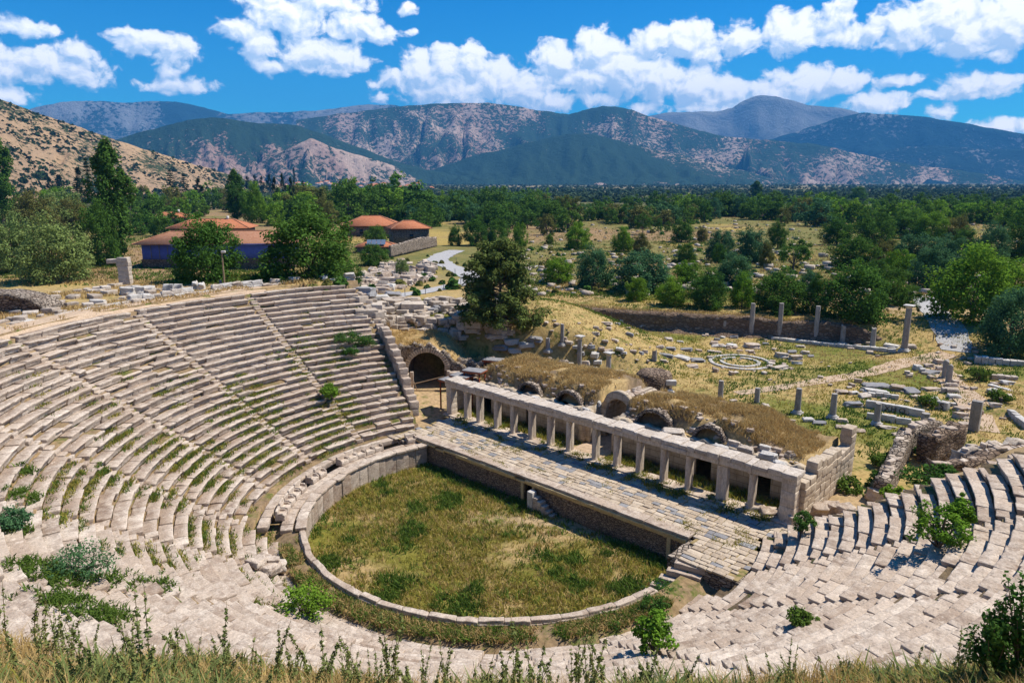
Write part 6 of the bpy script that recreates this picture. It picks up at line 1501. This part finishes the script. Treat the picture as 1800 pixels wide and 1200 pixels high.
# ------------------------------------------------------------------ houses
def house(u, v, w_px, label, wall_h, depth, rot, roof_h, wmat, rmat, base=0.0, bmat=None, front=(), side=(), eave=.7, chimney=False, length=None, kind='building', zg=None):
    p = gat(u, v) if zg is None else at(u, v, zg); L = length or px(w_px, p); a = rot_cam(rot); d = np.array([math.cos(a), math.sin(a)]); root = thing('house', tuple(p), label, kind)
    b = MB(); q, f = rbox((L, depth, wall_h), (2, 2, 2), 0); b.add(place(q + [0, depth / 2, base], p, d), f, .5); wl = b.build('wall', wmat, root)
    if base:
        b = MB(); q, f = rbox((L + .3, depth + .3, base + 1), (8, 4, 3), .05, .1, 1, 3); b.add(place(q + [0, depth / 2, -1], p, d), f, .5); b.build('stone_base', bmat or M_RUBBLE, root)
    e = eave; z0 = base + wall_h; k = min(L, depth) / 2 + e; N = 10
    X0, X1, Y0, Y1 = -L / 2 - e, L / 2 + e, -e, depth + e; ym = depth / 2
    vv = [(X0, Y0, z0 - .1), (X1, Y0, z0 - .1), (X1, Y1, z0 - .1), (X0, Y1, z0 - .1), (X0 + k, ym, z0 + roof_h), (X1 - k, ym, z0 + roof_h), (X0, Y0, z0 - .28), (X1, Y0, z0 - .28), (X1, Y1, z0 - .28), (X0, Y1, z0 - .28)]
    b = MB(); b.add(place(np.array(vv), p, d), [(0, 1, 5, 4), (2, 3, 4, 5), (6, 7, 1, 0), (7, 8, 2, 1), (8, 9, 3, 2), (9, 6, 0, 3), (9, 8, 7, 6)], .5); b.t.append(np.array([(1, 2, 5), (3, 0, 4)])); rf = b.build('roof', rmat, root)
    b = MB()
    for s_, t_ in ((4, 5), (0, 4), (3, 4), (1, 5), (2, 5)): v2, f2 = tube(np.array([vv[s_], vv[t_]]) + [0, 0, .05], .16, 6); b.add(place(v2, p, d), f2)
    b.build('ridge_tiles', M_TILE2, rf)
    if chimney: b = MB(); q, f = rbox((.8, .8, 1.6), (1, 1, 1), 0); b.add(place(q + [L * .2, ym, z0 + roof_h - .5], p, d), f); b.build('chimney', M_WHITE, rf)
    for (fx, zz, ww, hh, nm) in front:
        b = MB(); q, f = rbox((ww, .12, hh), (1, 1, 1), 0); b.add(place(q + [-L / 2 + L * fx, -.02, base + zz], p, d), f); b.build(nm, M_GLASS if nm == 'window' else M_WOOD if nm == 'door' else M_STEEL, root)
    for (fy, zz, ww, hh, nm) in side:
        b = MB(); q, f = rbox((.12, ww, hh), (1, 1, 1), 0); b.add(place(q + [-L / 2 - .02, depth * fy, base + zz], p, d), f); b.build(nm, M_GLASS if nm == 'window' else M_STEEL, root)
    return root
house(385, 474, 0, "long blue walled building with a faded tile roof on a dark stone base", 4.0, 11, .12, 2.5, M_BLUE, M_TILE2, 2.8, M_RUBDARK, [(.06 + .055 * i, .2, .14, 3.7, 'board_post') for i in range(8)] + [(.88, 1.2, 2.6, 1.9, 'window'), (.96, 1.0, 1.8, 2.0, 'window')], [(.2 * i, .2, .14, 3.7, 'board_post') for i in range(1, 5)], 1.6, length=36)
house(368, 420, 118, "wide low stone house with a bright hipped roof behind the blue building", 4.2, 13, .1, 3.0, M_RUBBLE, M_TILE, 0, None, [(.9, 1.4, 1.2, 1.3, 'window'), (.75, 1.4, 1.2, 1.3, 'window'), (.2, 1.4, 1.2, 1.3, 'window')], (), 1.2, True)
house(298, 400, 56, "small salmon house with flat brown annex left of the wide low stone house", 4.6, 11, .2, 2.2, M_PINK, M_TILE, 0, None, [(.3, 1.4, 1.2, 1.3, 'window'), (.7, 1.4, 1.2, 1.3, 'window')], (), .8, True)
house(277, 402, 22, "flat brown rendered annex house in front of the salmon house", 5.0, 7, .2, .7, M_BARE, M_STEEL, 0, None, [(.5, 2.6, 1.2, 1.3, 'window')], (), .3)
house(653, 416, 92, "low house with a broad red hipped roof left of the pink walled house", 4.6, 15, .15, 3.6, M_RUBBLE, M_TILE, 0, None, [(.32, 1.2, 1.4, 1.8, 'window'), (.62, 1.2, 1.2, 1.4, 'window')], [(.5, 1.4, 1.2, 1.4, 'window')], 1.3)
house(724, 434, 62, "square stone house with one pink wall and small dark window", 5.6, 9, .35, 2.4, M_RUBBLE, M_TILE, 1.0, M_RUBBLE, [(.5, 2.0, 1.3, 1.4, 'window')], [(.5, 2.4, 1.3, 1.6, 'window'), (.2, 0, .1, 5.4, 'board_post')], 1.0)
house(716, 392, 22, "tiny tiled hut half hidden in the trees behind the pink walled house", 4.8, 6, .1, 1.8, M_WHITE, M_TILE, 0, None, [(.4, .6, 1.0, 1.6, 'window'), (.7, .6, 1.0, 1.6, 'window')], (), .9)
hs = house(662, 446, 66, "long low shed with tile roof and glass solar panels behind the dark bush", 2.4, 6, .1, 1.2, M_RUBBLE, M_TILE, 0, None, [(.3, .6, 1.0, 1.0, 'window')], (), .6)
p = gat(645, 446); a = rot_cam(.1); d = np.array([math.cos(a), math.sin(a)]); b = MB()
for i in range(4): b.add(place(np.array([(i * 1.5, .2, 2.9), (i * 1.5 + 1.4, .2, 2.9), (i * 1.5 + 1.4, 2.6, 4.3), (i * 1.5, 2.6, 4.3)]), p, d), [(0, 1, 2, 3)], .5); b.add(place(np.array([(i * 1.5, .2, 2.82), (i * 1.5 + 1.4, .2, 2.82), (i * 1.5 + 1.4, 2.6, 4.22), (i * 1.5, 2.6, 4.22)]), p, d), [(0, 1, 2, 3)], .5)
m_, t_ = new_mat("solar panel glass"); finish(t_, (.12, .16, .22), .15, spec=.6); b.build('solar_panel', m_, hs)
rubble_wall([(688, 448), (742, 436), (768, 430)], 4, [2.6, 3.4, 2.4], .8, "stone yard wall below the pink walled house beside the footpath", seed=7)
# the far village
VP = [None, False]
GV, LV = "red roofed houses of the far village", "tiny red roofed house of the far village below the hills"
vrg = np.random.default_rng(77)
for i in range(46):
    u = vrg.choice([vrg.uniform(395, 640), vrg.uniform(450, 720), vrg.uniform(620, 760)]); v_ = 331.5 - 9 * vrg.random() + (4 if u > 640 else 0)
    T = 2700 + 60 * (331 - v_) * vrg.uniform(.8, 1.2) if u < 640 else vrg.uniform(2000, 2600); dd = pix_dir(u, v_); dd = dd / np.linalg.norm(dd[:2]); p = np.array([CAM[0], CAM[1], CAM[2]]) + dd * T
    if VP[0] is None:
        b = MB(); q, f = rbox((1, .8, .55), (1, 1, 1), 0); b.add(q, f); o = thing('village_house', (0, 0, 0), LV, 'house', GV); b.build('wall', M_WHITE, o); b = MB(); vv = np.array([(-.56, -.46, .55), (.56, -.46, .55), (.56, .46, .55), (-.56, .46, .55), (-.2, 0, .85), (.2, 0, .85)]); b.add(vv, [(0, 1, 5, 4), (2, 3, 4, 5)]); b.t.append(np.array([(1, 2, 5), (3, 0, 4)])); b.build('roof', M_TILE, o); VP[0] = o
    else: o = copy_tree(VP[0])
    s_ = vrg.uniform(11, 22); o.location = p; o.scale = (s_, s_, s_ * .8); o.rotation_euler = (0, 0, rot_cam(vrg.uniform(-.6, .6)))
b = MB(); q, f = rbox((1, .8, .6), (2, 2, 2), 0); b.add(q, f); FP = thing('farm_house', (0, 0, -500), None, None); b.build('wall', M_WHITE, FP); b = MB(); q, f = rbox((1.1, .9, .1), (2, 2, 1), 0); b.add(q + [0, 0, .6], f); b.build('roof', M_GREY, FP); fu = [False]
for u, v_, w_, lab in [(96, 279, 12, "lone pale house high on the dry hillside"), (45, 312, 40, "long grey flat roofed farm building at the foot of the dry hillside"), (35, 337, 14, "small white house at the left below the dry hillside"), (360, 309, 14, "small grey house at the end of the dry hillside")]:
    d_ = pix_dir(u, v_); best = None
    T_ = np.geomspace(400, 2500, 500); hn = np.linalg.norm(d_[:2]); X_, Y_, Z_ = CAM[0] + d_[0] / hn * T_, CAM[1] + d_[1] / hn * T_, CAM[2] + d_[2] / hn * T_
    dm = np.array([np.min(np.abs(co[:, 0] - x) + np.abs(co[:, 1] - y) + 3 * np.abs(co[:, 2] - z)) for x, y, z in zip(X_[::5], Y_[::5], Z_[::5])]); i = int(np.argmin(dm)) * 5; p = np.array([X_[i], Y_[i], Z_[i] - 1.5])
    o = copy_tree(FP) if fu[0] else FP; fu[0] = True; s_ = px(w_, p); o.location = p; o.scale = (s_, min(s_, 14), min(s_ * .6, 9)); o.rotation_euler = (0, 0, rot_cam(.1)); tag(o, lab, 'house')
for k_, e in list(SPROTO.items()):
    if not e[1]: bpy.data.objects.remove(e[0])
# ------------------------------------------------------------------ air
m, t = new_mat("pale haze"); pv = t.node('ShaderNodeVolumePrincipled')
pv.inputs['Color'].default_value = (.10, .46, 1.0, 1); pv.inputs['Density'].default_value = 6e-5
t.l.new(pv.outputs[0], t.node('ShaderNodeOutputMaterial').inputs['Volume'])
v, f = rbox((28000, 28000, 2150), (1, 1, 1), 0)
b_ = MB(); b_.add(v + np.array([0, 0, -400.]), f); tag(b_.build('haze', m), kind='stuff')
